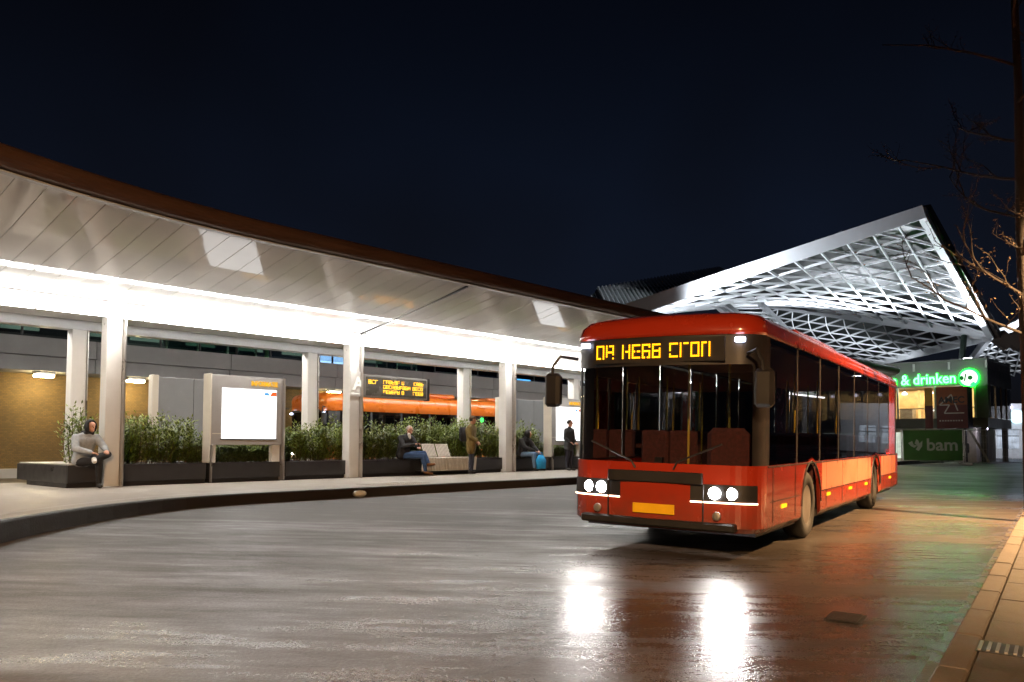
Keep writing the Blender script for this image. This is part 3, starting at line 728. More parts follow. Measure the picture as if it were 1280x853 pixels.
# 4: hooded person with blue bag
J = dict(pelvis=(0, .06, .60), spine=(.01, .02, .80), chest=(.03, -.05, 1.0), neck=(.06, -.11, 1.14), head=(.10, -.17, 1.26),
         shL=(.22, -.07, 1.05), elL=(.34, -.18, .84), wrL=(.30, -.42, .70), shR=(-.16, -.05, 1.05), elR=(-.16, -.22, .82), wrR=(.14, -.42, .69),
         hipL=(.10, .03, .58), knL=(.46, -.36, .60), anL=(.46, -.38, .13), toeL=(.50, -.54, .06), hipR=(-.09, .03, .58), knR=(.04, -.44, .60), anR=(.12, -.40, .13), toeR=(.12, -.56, .06))
q4 = person('seated person in black hooded coat and pale jeans holding a blue bag', F(20.5, 17.95, -.0), AU, J, C_black, C_ljean, C_dark, H_dark, hood=C_black, faceyaw=.6, thick=1.15)
bag = empty('shopping_bag', F(20.5 + .26, 17.95 - .56, .10), AU, 'bright blue shopping bag between the knees of the hooded person', 'bag')
MB().add([(-.16, -.08, 0), (.16, -.08, 0), (.16, .06, 0), (-.16, .06, 0), (-.19, -.10, .3), (.19, -.09, .28), (.17, .07, .3), (-.18, .07, .29), (-.1, -.03, .46), (.11, -.03, .45), (.1, .02, .45), (-.1, .02, .46)],
         [(0,1,2,3),(0,1,5,4),(1,2,6,5),(2,3,7,6),(3,0,4,7),(4,5,9,8),(5,6,10,9),(6,7,11,10),(7,4,8,11),(8,9,10,11)]).build('sack', cloth('blue_plastic', (.015, .30, .62)), bag, True)
MB().tube([(-.07, -.02, .44), (-.05, -.01, .55), (.05, -.01, .55), (.07, -.02, .44)], .012, 6).build('handle', cloth('blue_plastic', (.015, .30, .62)), bag)
# 5: dark figure before the right screen
J = dict(pelvis=(0, 0, .93), spine=(0, .0, 1.12), chest=(-.01, .0, 1.34), neck=(.0, -.01, 1.48), head=(.01, -.03, 1.63),
         shL=(.17, .0, 1.40), elL=(.24, .0, 1.12), wrL=(.16, -.16, 1.0), shR=(-.17, -.0, 1.40), elR=(-.23, .0, 1.12), wrR=(-.14, -.16, 1.0),
         hipL=(.08, 0, .91), knL=(.10, 0, .5), anL=(.10, .02, .12), toeL=(.13, -.13, .06), hipR=(-.08, 0, .91), knR=(-.10, 0, .5), anR=(-.10, .02, .12), toeR=(-.12, -.13, .06))
person('standing person in dark coat in front of the right information panel', F(21.7, 16.9, 0), AU, J, cloth('charcoal_cloth', (.03, .032, .036)), C_navy, C_dark, H_dark, faceyaw=.5, coat_len=.12)

# ================================================================== BUSES
def make_bus(label, mw, paint, roofpaint, ztop, side_lower=None, L=12.0, lit=True, glassm=None, disp_seed=11, name='city_bus'):
    """x=0 front, body runs to -L; y left positive; z up from the road"""
    t = empty(name, None, label=label, cat='bus', mw=mw); glassm = glassm or M_glass
    Wd = 2.5; H = 2.98; rad = .34
    # plan outline starting at rear right, going round the front to rear left and back
    def outline(inset=0.0, nose=0.0):
        pts = []; hw = Wd/2 - inset; x0 = 0 - inset; x1 = -L + inset; rr = rad
        nseg = int(L/.1)
        for i in range(nseg+1):                       # right side, rear -> front
            pts.append((x1 + .12 + (x0 - rr - x1 - .12)*i/nseg, -hw, 'R'))
        for i in range(1, 8):
            a = R(-90 + 90*i/8); pts.append((x0 - rr + rr*math.cos(a), -hw + rr + rr*math.sin(a), 'C'))
        for i in range(13):
            y = -hw + rr + (2*hw - 2*rr)*i/12; pts.append((x0 + .10*(1 - (y/(hw-rr))**2), y, 'F'))
        for i in range(1, 8):
            a = R(90*i/8); pts.append((x0 - rr + rr*math.cos(a), hw - rr + rr*math.sin(a), 'C'))
        for i in range(nseg+1):
            pts.append((x0 - rr + (x1 + .12 - x0 + rr)*i/nseg, hw, 'L'))
        pts += [(x1 + .04, hw - .04, 'B'), (x1, hw - .12, 'B'), (x1, -hw + .12, 'B'), (x1 + .04, -hw + .04, 'B')]
        return pts
    base = outline(); n_ = len(base)
    wheels = [-2.72, -8.62]; WR = .48
    def zb(p):
        x, y, k_ = p; z = .30
        if k_ in 'RL':
            for wx in wheels:
                d = abs(x - wx)
                if d < .60: z = max(z, .50 + math.sqrt(max(0, .60**2 - d*d)))
        return z
    GZ0 = 1.10
    def ring_lower(inset, zf): return [(p[0], p[1], zf(b)) for p, b in zip(outline(inset), base)]
    zw = GZ0
    rings = [ring_lower(.05, lambda b: zb(b)), ring_lower(.0, lambda b: max(zb(b) + .05, .36) if zb(b) < 1.05 else zb(b)+.01), ring_lower(0, lambda b: max(.75, zb(b)+.05)), ring_lower(0, lambda b: max(zw, zb(b)+.03)), ring_lower(.035, lambda b: max(zw, zb(b)+.03))]
    q = MB()
    for r_ in rings: q.add(r_, [])
    for j in range(len(rings)-1):
        for i in range(n_): q.f.append((j*n_+i, j*n_+(i+1) % n_, (j+1)*n_+(i+1) % n_, (j+1)*n_+i))
    body = q.build('lower_body', paint, t)
    sm = body.data; sm.polygons.foreach_set('use_smooth', [False]*len(sm.polygons))
    q = MB(); rs = []
    for inset, z in ((.035, ztop), (.0, ztop), (.0, 2.72), (.03, 2.83), (.10, 2.91), (.24, 2.955), (.5, H)):
        rs.append([(p[0] + (.05*max(0, (z-2.6)) if False else 0), p[1], z) for p in outline(inset)])
    for r_ in rs: q.add(r_, [])
    for j in range(len(rs)-1):
        for i in range(n_): q.f.append((j*n_+i, j*n_+(i+1) % n_, (j+1)*n_+(i+1) % n_, (j+1)*n_+i))
    q.f.append(tuple((len(rs)-1)*n_ + i for i in range(n_)))
    q.build('roof', roofpaint, t, True)
    MB().box(-L+.2, -.35, -1.15, 1.15, .34, .38).build('floor', M_dkmetal, t)
    MB().box(-L+.3, -.35, -1.12, 1.12, .24, .33).build('underbody', M_black, t)
    MB().box(-L+.2, -.5, -1.1, 1.1, 2.60, 2.64).build('interior_ceiling', mat('bus_ceiling', (.25, .24, .22), .6), t)
    # glazing band: panes and black posts all round
    o2 = outline(.02)
    def band(i0, i1, z0, z1, m, nm, par=t, ins=None, smooth=True):
        oo = o2 if ins is None else outline(ins); q = MB(); idx = list(range(i0, i1+1))
        q.add([(oo[i % n_][0], oo[i % n_][1], z0) for i in idx] + [(oo[i % n_][0], oo[i % n_][1], z1) for i in idx], [(k_, k_+1, len(idx)+k_+1, len(idx)+k_) for k_ in range(len(idx)-1)])
        o = q.build(nm, m, par, smooth); 
        return o
    NS = int(L/.1); nside = NS + 1; iF0 = nside; iF1 = nside + 7 + 13 + 7; iL0 = iF1
    def side(i_start, forward):
        # cut the side into panes of about 1.45 m with posts
        span = NS; step = 15; out_ = []
        k_ = 2
        while k_ < span - 3:
            e_ = min(k_ + step, span - 2)
            if span - 2 - e_ < 5: e_ = span - 2
            out_.append((i_start + k_, i_start + e_ - 1)); k_ = e_
        return out_
    rear_blank = 20
    for st in (0, iL0):
        panes = side(st, st == 0); prev = st
        for (a, b) in panes:
            far = (b < st + rear_blank) if st == 0 else (a > st + NS - rear_blank)
            pn = band(a, b, GZ0, ztop, paint if far else glassm, 'side_panel' if far else 'side_window', smooth=False)
            if a > prev: band(prev, a, GZ0, ztop, M_black, 'window_post', ins=.028)
            prev = b
        band(prev, st + NS, GZ0, ztop, M_black, 'window_post', ins=.028)
    wsz = 2.30
    band(iF0 - 1, iF0 + 3, GZ0, wsz, M_black, 'corner_post', ins=.015); band(iF1 - 4, iF1, GZ0, wsz, M_black, 'corner_post', ins=.015)
    wsn = band(iF0 + 3, iF1 - 4, GZ0 - .06, wsz, glassm if lit else M_glassdk, 'windscreen', ins=.005)
    band(iF0 - 1, iF1, wsz, ztop, M_black, 'display_cover', ins=.015)
    band(n_ - 4, n_, GZ0, ztop, M_glassdk, 'rear_window'); 
    MB().box(-L-.004, -L+.02, -1.0, 1.0, 1.0, 1.1).build('rear_sill', M_black, t)
    # dashboard, wheel, seats, hand poles
    MB().box(-.62, -.12, -1.0, 1.0, .70, 1.08, .08).build('dashboard', M_dkmetal, t)
    MB().lathe([(.20, -.012), (.225, 0), (.20, .012), (.185, 0)], 18, 'x', (-.78, .62, 1.12)).build('steering_wheel', M_black, t)
    M_st = mat('bus_seat_cloth', (.10, .03, .03), .9, var=.4, scale=20)
    sb_ = MB().box(-.22, .22, -.22, .22, .40, .5, .04).box(-.26, -.18, -.22, .22, .45, 1.15, .03).mesh('seat', M_st)
    for i in range(9):
        for y in (-.95, -.5, .5, .95):
            if abs(-2.2 - i*.95 + 6) < .5 and y < 0: continue
            link('seat', sb_, t, (-2.0 - i*.95, y, .36))
    pm = MB().tube([(0, 0, .38), (0, 0, 2.6)], .018, 8).mesh('hand_pole', mat('yellow_pole', (.6, .4, .03), .4))
    for i in range(5):
        for y in (-.3, .3): link('hand_pole', pm, t, (-1.9 - i*1.9, y, 0))
    # destination display behind the cover
    MB().box(.055, .085, -.86, .86, wsz + .04, ztop - .03).build('display_box', M_black, t)
    fr = Matrix.Translation((.092, .80, wsz + .045)) @ Matrix.Rotation(R(-90), 4, 'Z')
    fr = Matrix.Translation((.108, -.81, wsz + .05)) @ Matrix(((0, 1, 0, 0), (1, 0, 0, 0), (0, 0, 1, 0), (0, 0, 0, 1)))
    if ztop - wsz > .15: led('lit_text', t, emit('bus_display_led', (1, .36, .005), 1.3), 1.62, ztop - wsz - .1, 72, 10, disp_seed, fr, 1)
    # lights
    E_head = emit('headlight', (1, .97, .93), 30 if lit else .2); E_drl = emit('running_light', (1, .55, .35), 4 if lit else .2)
    E_mark = emit('amber_marker', (1, .36, .01), 1.0 if lit else .1); E_top = emit('top_marker', (.72, .78, 1), 4 if lit else .1)
    for s_ in (-1, 1):
        i0, i1 = (iF0 + 2, iF0 + 10) if s_ < 0 else (iF1 - 11, iF1 - 3)
        hl = band(i0, i1, .64, .87, M_dkmetal, 'headlight', ins=-.006)
        for yy in (.74, .93):
            xx = .10*(1 - (yy/.91)**2) if yy < .91 else -.01
            MB().lathe([(.075, -.03), (.072, .016), (.03, .028)], 18, 'x', (xx, s_*yy, .765)).build('lamp', E_head, hl)
        band(i0, i1, .648, .666, E_drl, 'running_light', hl, -.014)
        MB().box(-.02, .03, s_*1.02-.06, s_*1.02+.06, ztop - .10, ztop - .04, .01).build('top_marker', E_top, t)
        for i in range(5):
            x = [-1.15, -3.9, -5.75, -7.4, -10.6][i]
            MB().box(x-.12, x+.12, s_*1.25-.012, s_*1.25+.012, .55, .60, .004).build('side_marker', E_mark, t)
        for wx in wheels:
            wh = MB().lathe([(.285, -.13), (.43, -.145), (WR, -.10), (WR, .10), (.43, .145), (.285, .13), (.285, -.13)], 30, 'y', (wx, s_*1.06, WR), cap=False).build('tyre', M_rubber, t, True)
            rm = MB().lathe([(.284, s_*.12), (.27, s_*.11), (.25, s_*.05), (.17, s_*.02), (.13, s_*.09), (.11, s_*.12), (.02, s_*.125)], 24, 'y', (wx, s_*1.06, WR)).build('rim', M_steel, wh)
            for k_ in range(10):
                a_ = 2*math.pi*k_/10; MB().box(-.014, .014, -.014, .014, -.014, .014, .004).build('wheel_nut', M_dkmetal, wh, loc=(wx + .205*math.cos(a_), s_*(1.06 + .045), WR + .205*math.sin(a_)))
            MB().box(wx-.62, wx+.62, s_*.85-.06, s_*.85+.06, .35, 1.1).build('wheel_well', M_black, t)
        # mirror arm and head
        a0 = Vector((.02, s_*1.12, 2.42)); MB().tube([a0, (.22, s_*1.28, 2.44), (.28, s_*1.36, 2.3), (.27, s_*1.37, 2.2)], .022, 8).build('mirror_arm', M_black, t)
        mh = MB().box(.17, .30, s_*1.37-.11, s_*1.37+.11, 1.78, 2.22, .04).build('mirror', M_black, t)
        MB().box(.155, .168, s_*1.37-.09, s_*1.37+.09, 1.82, 2.18).build('mirror_glass', mat('mirror_glass', (.8, .8, .8), .03, metal=1.0, rvar=.0), mh)
        # wiper
        MB().tube([(.10, s_*.25, 1.03), (.115, s_*.30, 1.12), (.115, s_*.95 - (.1*s_), 1.35)], .012, 6).build('wiper', M_black, t)
        if side_lower:
            MB().box(-7.95, -3.4, s_*1.2525-.002, s_*1.2525+.002, .66, 1.07).build('salmon_panel', side_lower, t)
            MB().box(-L+.5, -9.3, s_*1.2525-.002, s_*1.2525+.002, .66, 1.07).build('salmon_panel', side_lower, t)
        for x in (-.62, -1.75, -3.72, -5.0, -6.4, -7.62, -9.6, -10.9):
            MB().box(x-.006, x+.006, s_*1.2545-.002, s_*1.2545+.002, .40, 1.07).build('panel_seam', M_black, t)
        MB().box(-L+.2, -9.3, s_*1.2545-.002, s_*1.2545+.002, .655, .665).build('panel_seam', M_black, t); MB().box(-7.9, -3.4, s_*1.2545-.002, s_*1.2545+.002, .648, .658).build('panel_seam', M_black, t)
        MB().box(-2.0, -.5, s_*1.252-.002, s_*1.252+.002, .655, .664).build('panel_seam', M_black, t)
        for wx in wheels:
            MB().tube([(wx + .605*math.cos(a_), s_*1.252, .50 + .605*math.sin(a_)) for a_ in [R(18*k_) for k_ in range(11)]], .014, 6).build('wheel_arch_trim', M_black, t)
        MB().box(-L+.1, -.4, s_*1.251-.003, s_*1.251+.003, 1.075, 1.095).build('waist_strip', M_black, t)
        MB().box(-L-.03, -L+.01, s_*1.05-.08, s_*1.05+.08, .8, 1.2, .01).build('tail_light', emit('tail_light', (1, .03, .01), 3), t)
    MB().box(-.06, .115, -1.0, 1.0, .32, .42, .02).build('bumper', M_dkmetal, t)
    MB().box(.09, .125, -.62, .62, .86, 1.0, .01).build('grille', M_black, t)
    pl = MB().box(.10, .122, -.27, .27, .48, .60, .004).build('number_plate', mat('yellow_plate', (.75, .42, .01), .4), t)
    for y in (-.62, .62): MB().box(.075, .101, y-.006, y+.006, .42, .86).build('panel_seam', M_black, t)
    for y in (-.78, .78): MB().lathe([(.055, .06), (.05, .085), (.02, .09)], 12, 'x', (0, y, .50)).build('fog_lamp', M_steel, t)
    MB().box(-.95, -.75, .35, .9, .5, 1.55, .08).build('driver_seat', M_st, t); MB().box(-1.35, -1.3, .1, 1.1, .4, 2.3).build('cab_screen', M_clear, t)
    MB().box(-6.6, -3.6, -.85, .85, H-.01, H+.17, .07).build('roof_unit', roofpaint, t); MB().box(-10.4, -8.6, -.8, .8, H-.01, H+.14, .06).build('roof_unit', roofpaint, t)
    return t
M_red = mat('red_bus_paint', (.30, .024, .008), .26, var=.03, scale=2, coat=.6, rvar=.03)
M_salmon = mat('salmon_side', (.42, .15, .085), .35, var=.1, scale=2, coat=.4)  # paler salmon tone for flat panels on the lower bus side
pn_ = M_red.node_tree.nodes; pl_ = M_red.node_tree.links; pb_ = pn_['Principled BSDF']
old = pb_.inputs['Base Color'].links[0].from_socket
dt_ = pn_.new('ShaderNodeTexCoord'); ds_ = pn_.new('ShaderNodeSeparateXYZ'); dn_ = pn_.new('ShaderNodeTexNoise'); dn_.inputs['Scale'].default_value = 7; dn_.inputs['Detail'].default_value = 8
dr_ = pn_.new('ShaderNodeMapRange'); dr_.inputs['From Min'].default_value = .9; dr_.inputs['From Max'].default_value = .3; dm_ = pn_.new('ShaderNodeMath'); dm_.operation = 'MULTIPLY'
dx_ = pn_.new('ShaderNodeMix'); dx_.data_type = 'RGBA'; dx_.inputs[7].default_value = (.07, .05, .035, 1)
pl_.new(dt_.outputs['Object'], ds_.inputs[0]); pl_.new(dt_.outputs['Object'], dn_.inputs['Vector']); pl_.new(ds_.outputs['Z'], dr_.inputs['Value'])
pl_.new(dr_.outputs[0], dm_.inputs[0]); pl_.new(dn_.outputs['Fac'], dm_.inputs[1]); pl_.new(dm_.outputs[0], dx_.inputs[0]); pl_.new(old, dx_.inputs[6]); pl_.new(dx_.outputs[2], pb_.inputs['Base Color'])
c0 = ray(945, 556, 9.3); AB = math.atan2(1.0, .641)
lx, ly = -math.sin(AB), math.cos(AB)                     # to the left of the view along the bus, i.e. the bus's own right
fc = Vector((c0.x + lx*1.25, c0.y + ly*1.25))
bus = make_bus('red city bus with lit headlights and amber display turning on the wet road', on_plane(fc.x, fc.y, AB + math.pi), M_red, M_red, 2.66, M_salmon)
# headlight beams of that bus
for s_ in (-1, 1):
    ld = bpy.data.lights.new('headlight_beam', 'SPOT'); ld.energy = 22; ld.spot_size = R(70); ld.spot_blend = .8; ld.shadow_soft_size = .07; ld.color = (1, .97, .93)
    lo = bpy.data.objects.new('headlight_beam', ld); C.objects.link(lo); lo.parent = bus; lo.location = (.12, s_*.95, .755); lo.rotation_euler = Euler((0, R(-84), 0))
M_orange = mat('orange_bus_paint', (.62, .15, .016), .3, var=.08, scale=1.5, coat=.5)
bx, by, _ = F(16.5, 24.8)
mw = Matrix.Translation((bx, by, ROADTOP + .004)) @ Matrix.Rotation(AU + math.pi, 4, 'Z')
bus2 = make_bus('orange bus with dark windows waiting in the lane behind the hedge', mw, M_orange, M_orange, 2.30, None, 12.0, False, M_glassdk, 5)
led('side_display', bus2, E_led, .85, .16, 40, 9, 8, Matrix.Translation((-9.3, 1.262, 1.98)) @ Matrix.Rotation(R(180), 4, 'Z') )
MB().box(-9.42+.0, -8.3+.0 - .9, 1.24, 1.256, 1.95, 2.2).build('side_display_box', M_black, bus2)

# ================================================================== BEHIND: RETAINING WALL, RAILWAY EDGE
def brick_mat():
    m = bpy.data.materials.new('yellow_brick_wall'); m.use_nodes = True; n = m.node_tree.nodes; l = m.node_tree.links; p = n['Principled BSDF']
    t = n.new('ShaderNodeTexCoord'); mp = n.new('ShaderNodeMapping'); mp.inputs['Rotation'].default_value = (R(90), 0, 0); b = n.new('ShaderNodeTexBrick')
    b.inputs['Scale'].default_value = 4.6; b.inputs['Color1'].default_value = (.21, .125, .033, 1); b.inputs['Color2'].default_value = (.15, .092, .026, 1); b.inputs['Mortar'].default_value = (.10, .075, .04, 1); b.inputs['Mortar Size'].default_value = .018
    nz_ = n.new('ShaderNodeTexNoise'); nz_.inputs['Scale'].default_value = .7; nz_.inputs['Detail'].default_value = 5
    mx_ = n.new('ShaderNodeMix'); mx_.data_type = 'RGBA'; mx_.blend_type = 'MULTIPLY'; mx_.inputs[0].default_value = .6
    l.new(t.outputs['Object'], mp.inputs[0]); l.new(mp.outputs[0], b.inputs['Vector']); l.new(t.outputs['Object'], nz_.inputs['Vector'])
    l.new(b.outputs['Color'], mx_.inputs[6]); l.new(nz_.outputs['Fac'], mx_.inputs[7]); l.new(mx_.outputs[2], p.inputs['Base Color']); p.inputs['Roughness'].default_value = .85
    bp = n.new('ShaderNodeBump'); bp.inputs['Strength'].default_value = .5; bp.inputs['Distance'].default_value = .02; l.new(b.outputs['Fac'], bp.inputs['Height']); bp.invert = True; l.new(bp.outputs[0], p.inputs['Normal'])
    return m
WU0, WU1 = -14, 60
wl = empty('retaining_wall', F(0, 30.0, 0), AU, 'yellow brick retaining wall under the grey railway edge', 'wall')
MB().box(WU0, WU1, 0, .4, -.2, 3.3).build('brick_face', brick_mat(), wl)
MB().box(WU0, WU1, -.12, -.002, -.2, .12, .01).build('plinth', M_conc, wl)
gd = empty('railway_edge', F(0, 28.9, 0), AU, 'long grey concrete railway edge above the brick wall', 'viaduct')
for i in range(15):
    a = WU0 + i*4.95; MB().box(a, a + 4.935, 0, 1.6, 3.32, 3.80, .012).build('lower_panel', M_conc, gd)
    MB().box(a, a + 4.935, -.10, 1.5, 3.815, 4.42, .012).build('upper_panel', M_conc, gd)
rl = empty('railing', F(0, 28.95, 4.43), AU, 'dark glazed railing along the top of the railway edge', 'railing')
pm = MB().box(-.03, .03, -.02, .04, 0, 1.12).mesh('post', M_dkmetal); gm = MB().box(.05, 1.45, .0, .012, .08, 1.0).mesh('pane', M_clear)
for i in range(48):
    link('post', pm, rl, (WU0 + i*1.5, 0, 0)); link('pane', gm, rl, (WU0 + i*1.5, 0, 0))
MB().tube([(WU0, .01, 1.14), (WU1, .01, 1.14)], .03, 8).build('handrail', M_dkmetal, rl)
E_wall = emit('wall_lamp_light', (1, .80, .42), 60)
def wall_lamp(u, label):
    t = empty('wall_lamp', F(u, 29.2, 3.12), AU, label, 'lamp', 'lamps under the railway edge')
    MB().box(-.32, .32, -.16, .16, .10, .19, .02).build('housing', M_steel, t); MB().box(-.28, .28, -.13, .13, .02, .098, .02).build('diffuser', E_wall, t)
def u_at(px, w): d = (px-640)/FPX; Z = w/(UX - UY*d); return uw(d*Z, Z)[0]
wall_lamp(u_at(53, 29.2), 'lit lamp on the brick wall at the far left')
wall_lamp(u_at(168, 29.2), 'lit lamp on the brick wall just right of the first front column')
wall_lamp(u_at(417, 29.2), 'lit lamp on the brick wall half hidden by the A column')
wall_lamp(u_at(527, 29.2), 'lit lamp above the orange bus roof')
wall_lamp(u_at(53, 29.2) - 5, 'lit lamp on the brick wall left of the picture edge')
# things on the railway platform above
M_train = mat('dark_train', (.03, .035, .04), .35)
trn = empty('train', F(8, 37, 4.3), AU, 'dark train standing behind the railing with pale windows', 'train')
MB().box(-2, 30, 0, 2.8, .3, 2.5, .25).build('carriage_body', M_train, trn)
E_win = emit('train_window', (.55, .8, .62), .08, .6, 1.2)
for i in range(11): MB().box(-.6 + i*2.6, .9 + i*2.6, -.012, -.002, 1.35, 1.9, .004).build('window', E_win, trn)
def panel_sign(px, w, z, wd_, h, m, label, name='platform_sign'):
    t = empty(name, F(u_at(px, w), w, 4.42), AU, label, 'sign')
    MB().tube([(0, 0, 0), (0, 0, z + h)], .05, 8).build('post', M_dkmetal, t)
    MB().box(.05, .05 + wd_, -.06, .06, z, z + h, .01).build('board', m, t)
panel_sign(398, 34, .55, 1.5, .55, emit('blue_sign', (.35, .6, 1), .5, .5, 3), 'lit pale blue sign above the railway edge near the left information panel')
panel_sign(528, 34, .5, .8, .45, emit('blue_sign2', (.15, .25, 1), .4, .5, 3), 'small deep blue lit sign above the railway edge over the bench')
panel_sign(640, 34, .5, 1.7, .45, emit('cyan_sign', (.1, .45, 1), .5, .5, 3), 'lit bright blue sign above the railway edge near the bus front')
def shelter(px, w, label):
    t = empty('platform_shelter', F(u_at(px, w), w, 4.42), AU, label, 'shelter')
    MB().box(0, 4.2, 0, 1.5, 2.0, 2.12, .02).build('roof', M_steel, t)
    for i in range(4): MB().box(i*1.38, i*1.38 + .07, 0, .07, 0, 2.0).build('post', mat('green_post', (.25, .42, .3), .5), t)
    for i in range(3): MB().box(i*1.38 + .09, i*1.38 + 1.36, .02, .04, .2, 1.9).build('pane', glass('greenish_glass', (.5, .65, .58)), t)
    MB().box(.3, 3.9, .5, .6, 1.9, 1.97).build('lamp', emit('shelter_lamp', (.7, 1, .85), 3), t)
shelter(205, 33, 'glass platform shelter with pale green light above the railway edge')
shelter(470, 33.5, 'glass platform shelter above the departure board')
# green pole
t = empty('signal_mast', F(u_at(332, 31.5), 31.5, 4.42), AU, 'green mast rising behind the railing', 'mast'); MB().tube([(0, 0, 0), (0, 0, 3.4)], .09, 10, True, .06).build('mast', mat('green_mast', (.08, .32, .12), .5), t); MB().box(-.12, .12, -.12, .12, 0, .06).build('foot', M_dkmetal, t)
# traffic signal in the rear lane
t = empty('traffic_signal', F(u_at(600, 22.6), 22.6, -.19), AU, 'small traffic signal showing green behind the man in olive', 'traffic light')
MB().tube([(0, 0, 0), (0, 0, 1.5)], .05, 8).build('post', M_dkmetal, t); MB().box(-.14, .14, -.1, .1, 1.45, 2.25, .02).build('housing', M_black, t)
for k_, (zz, m_) in enumerate(((2.09, emit('green_lens', (.03, 1, .08), 2)), (1.85, M_dkmetal), (1.61, M_dkmetal))): MB().lathe([(.09, -.115), (.085, -.125), (.03, -.135)], 14, 'y', (0, 0, zz)).build('lens', m_, t)

# ================================================================== STATION ROOF
M_lat = mat('white_lattice', (.74, .76, .78), .5, var=.06, scale=.5)
M_deck = mat('dark_roof_deck', (.004, .006, .005), .6, var=.3, scale=.4)
M_brownedge = mat('brown_edge', (.07, .05, .04), .6)
def hypar(label, name, c00, c10, c11, c01, ns, nt_, edges, wb=.08, lift=1.0, diag=True, mb=M_lat):
    """lattice of straight bars under a dark deck between four corners"""
    c = [Vector(x) for x in (c00, c10, c11, c01)]
    o = (c[0]+c[1]+c[2]+c[3])/4; o.z = -.2
    t = empty(name, o, 0, label, 'roof')
    P = lambda s, q: (c[0]*(1-s)*(1-q) + c[1]*s*(1-q) + c[2]*s*q + c[3]*(1-s)*q) - o
    def rod(pts, w, h, nm, m, dz=0):
        mm = MB()
        for a, b in zip(pts[:-1], pts[1:]): mm.bar(a + Vector((0, 0, dz)), b + Vector((0, 0, dz)), w, h)
        return mm.build(nm, m, t)
    for i in range(1, ns): rod([P(i/ns, 0), P(i/ns, 1)], wb, .13, 'lattice_bar', mb)
    for j in range(1, nt_): rod([P(0, j/nt_), P(1, j/nt_)], wb, .13, 'lattice_bar', mb, .012)
    if diag:
        k = ns/nt_
        for d in range(-nt_ + 1, ns):
            pts = []
            for j in range(nt_+1):
                s = (d + j*1.0)/ns
                if -1e-6 <= s <= 1 + 1e-6: pts.append(P(s, j/nt_))
            if len(pts) > 1: rod(pts, wb*.9, .12, 'lattice_bar', mb, -.01)
    for a, b, w, h, m in edges:
        rod([P(*a), P(*b)], w, h, 'edge_beam', m, .1)
    q = MB(); N = 8
    q.add([P(i/N, j/N) + Vector((0, 0, .30 + lift*min(1, 2.2*math.sin(math.pi*i/N)*math.sin(math.pi*j/N)))) for j in range(N+1) for i in range(N+1)], [(j*(N+1)+i, j*(N+1)+i+1, (j+1)*(N+1)+i+1, (j+1)*(N+1)+i) for j in range(N) for i in range(N)])
    q.build('roof_deck', M_deck, t, True)
    return t
T = ray(1152, 268, 42); A = ray(770, 396, 38); B = ray(950, 380, 84); Rr = ray(1238, 420, 55)
hypar('large white lattice station roof rising to a sharp tip at the right', 'station_roof', A, T, Rr, B, 11, 9,
      [((0, 0), (1, 0), .4, .7, M_lat), ((1, 0), (1, 1), .4, .6, M_lat), ((1, 1), (0, 1), .3, .4, M_lat), ((0, 1), (0, 0), .3, .4, M_lat)])
e1 = ray(1158, 262, 42.4); e2 = ray(1247, 420, 55.4)
D2 = ray(1085, 458, 98); C2 = ray(830, 432, 118)
hypar('lower white lattice roof bay behind the large roof', 'station_roof', ray(955, 384, 85), ray(1232, 424, 57), D2, C2, 11, 8,
      [((0, 1), (1, 1), .4, .7, M_lat), ((1, 0), (1, 1), .4, .6, M_lat), ((0, 0), (1, 0), .6, .3, M_lat)])
hypar('white lattice roof bay at the right picture edge behind the shop', 'station_roof', ray(1236, 424, 58), ray(1345, 372, 60), ray(1360, 470, 84), ray(1200, 470, 92), 9, 8,
      [((0, 0), (1, 0), .35, .6, M_lat), ((0, 0), (0, 1), .35, .6, M_lat)])
# brown gutter edge outside the tip side
t = empty('roof_gutter', (e2.x, e2.y, -.2), 0, 'brown gutter edge down the right side of the large lattice roof', 'gutter')
o_ = Vector((e2.x, e2.y, -.2)); MB().bar(e1 - o_, e2 - o_, .4, .55).build('gutter', M_brownedge, t)
e3 = ray(1262, 432, 55.3); e4 = ray(1300, 398, 55); MB().bar(e2 - o_, e3 - o_, .5, 1.0).build('gutter', M_brownedge, t); MB().bar(e3 - o_, e4 - o_, .5, 1.0).build('gutter', M_brownedge, t)
# ridged glass roof behind, left
t = empty('ridged_roof', ray(815, 556, 66), 0, 'ridged glass roof with pale ribs above the canopy end', 'roof'); o_ = Vector(t.location)
a0, a1 = ray(731, 376, 62), ray(905, 343, 70); b0, b1 = ray(748, 368, 66), ray(905, 336, 74); c0_, c1_ = ray(760, 392, 60), ray(930, 352, 68)
ra, rb_, la = ray(746, 364, 62), ray(900, 338, 72), ray(728, 378, 64)
q = MB(); q.add([ra-o_, rb_-o_, c1_-o_, c0_-o_], [(0, 1, 2, 3)]); q.build('glass_slope', mat('roof_glass', (.10, .13, .13), .25, var=.3, scale=1), t)
q = MB(); q.add([la-o_, ra-o_, c0_-o_], [(0, 1, 2)]); q.build('gable', mat('roof_glass', (.10, .13, .13), .25), t)
for i in range(38):
    f_ = (i+.3)/38; MB().bar(ra.lerp(rb_, f_) - o_ + Vector((0, 0, .22)), c0_.lerp(c1_, f_) - o_ + Vector((0, 0, .12)), .12, .34).build('rib', M_lat, t)
for i in range(4): f_ = (i+.5)/4; MB().bar(la.lerp(ra, f_) - o_, la.lerp(c0_, f_) - o_ , .1, .1).build('rib', M_lat, t)
MB().bar(ra - o_, c0_ - o_, .25, .3).build('corner_beam', M_dkmetal, t)
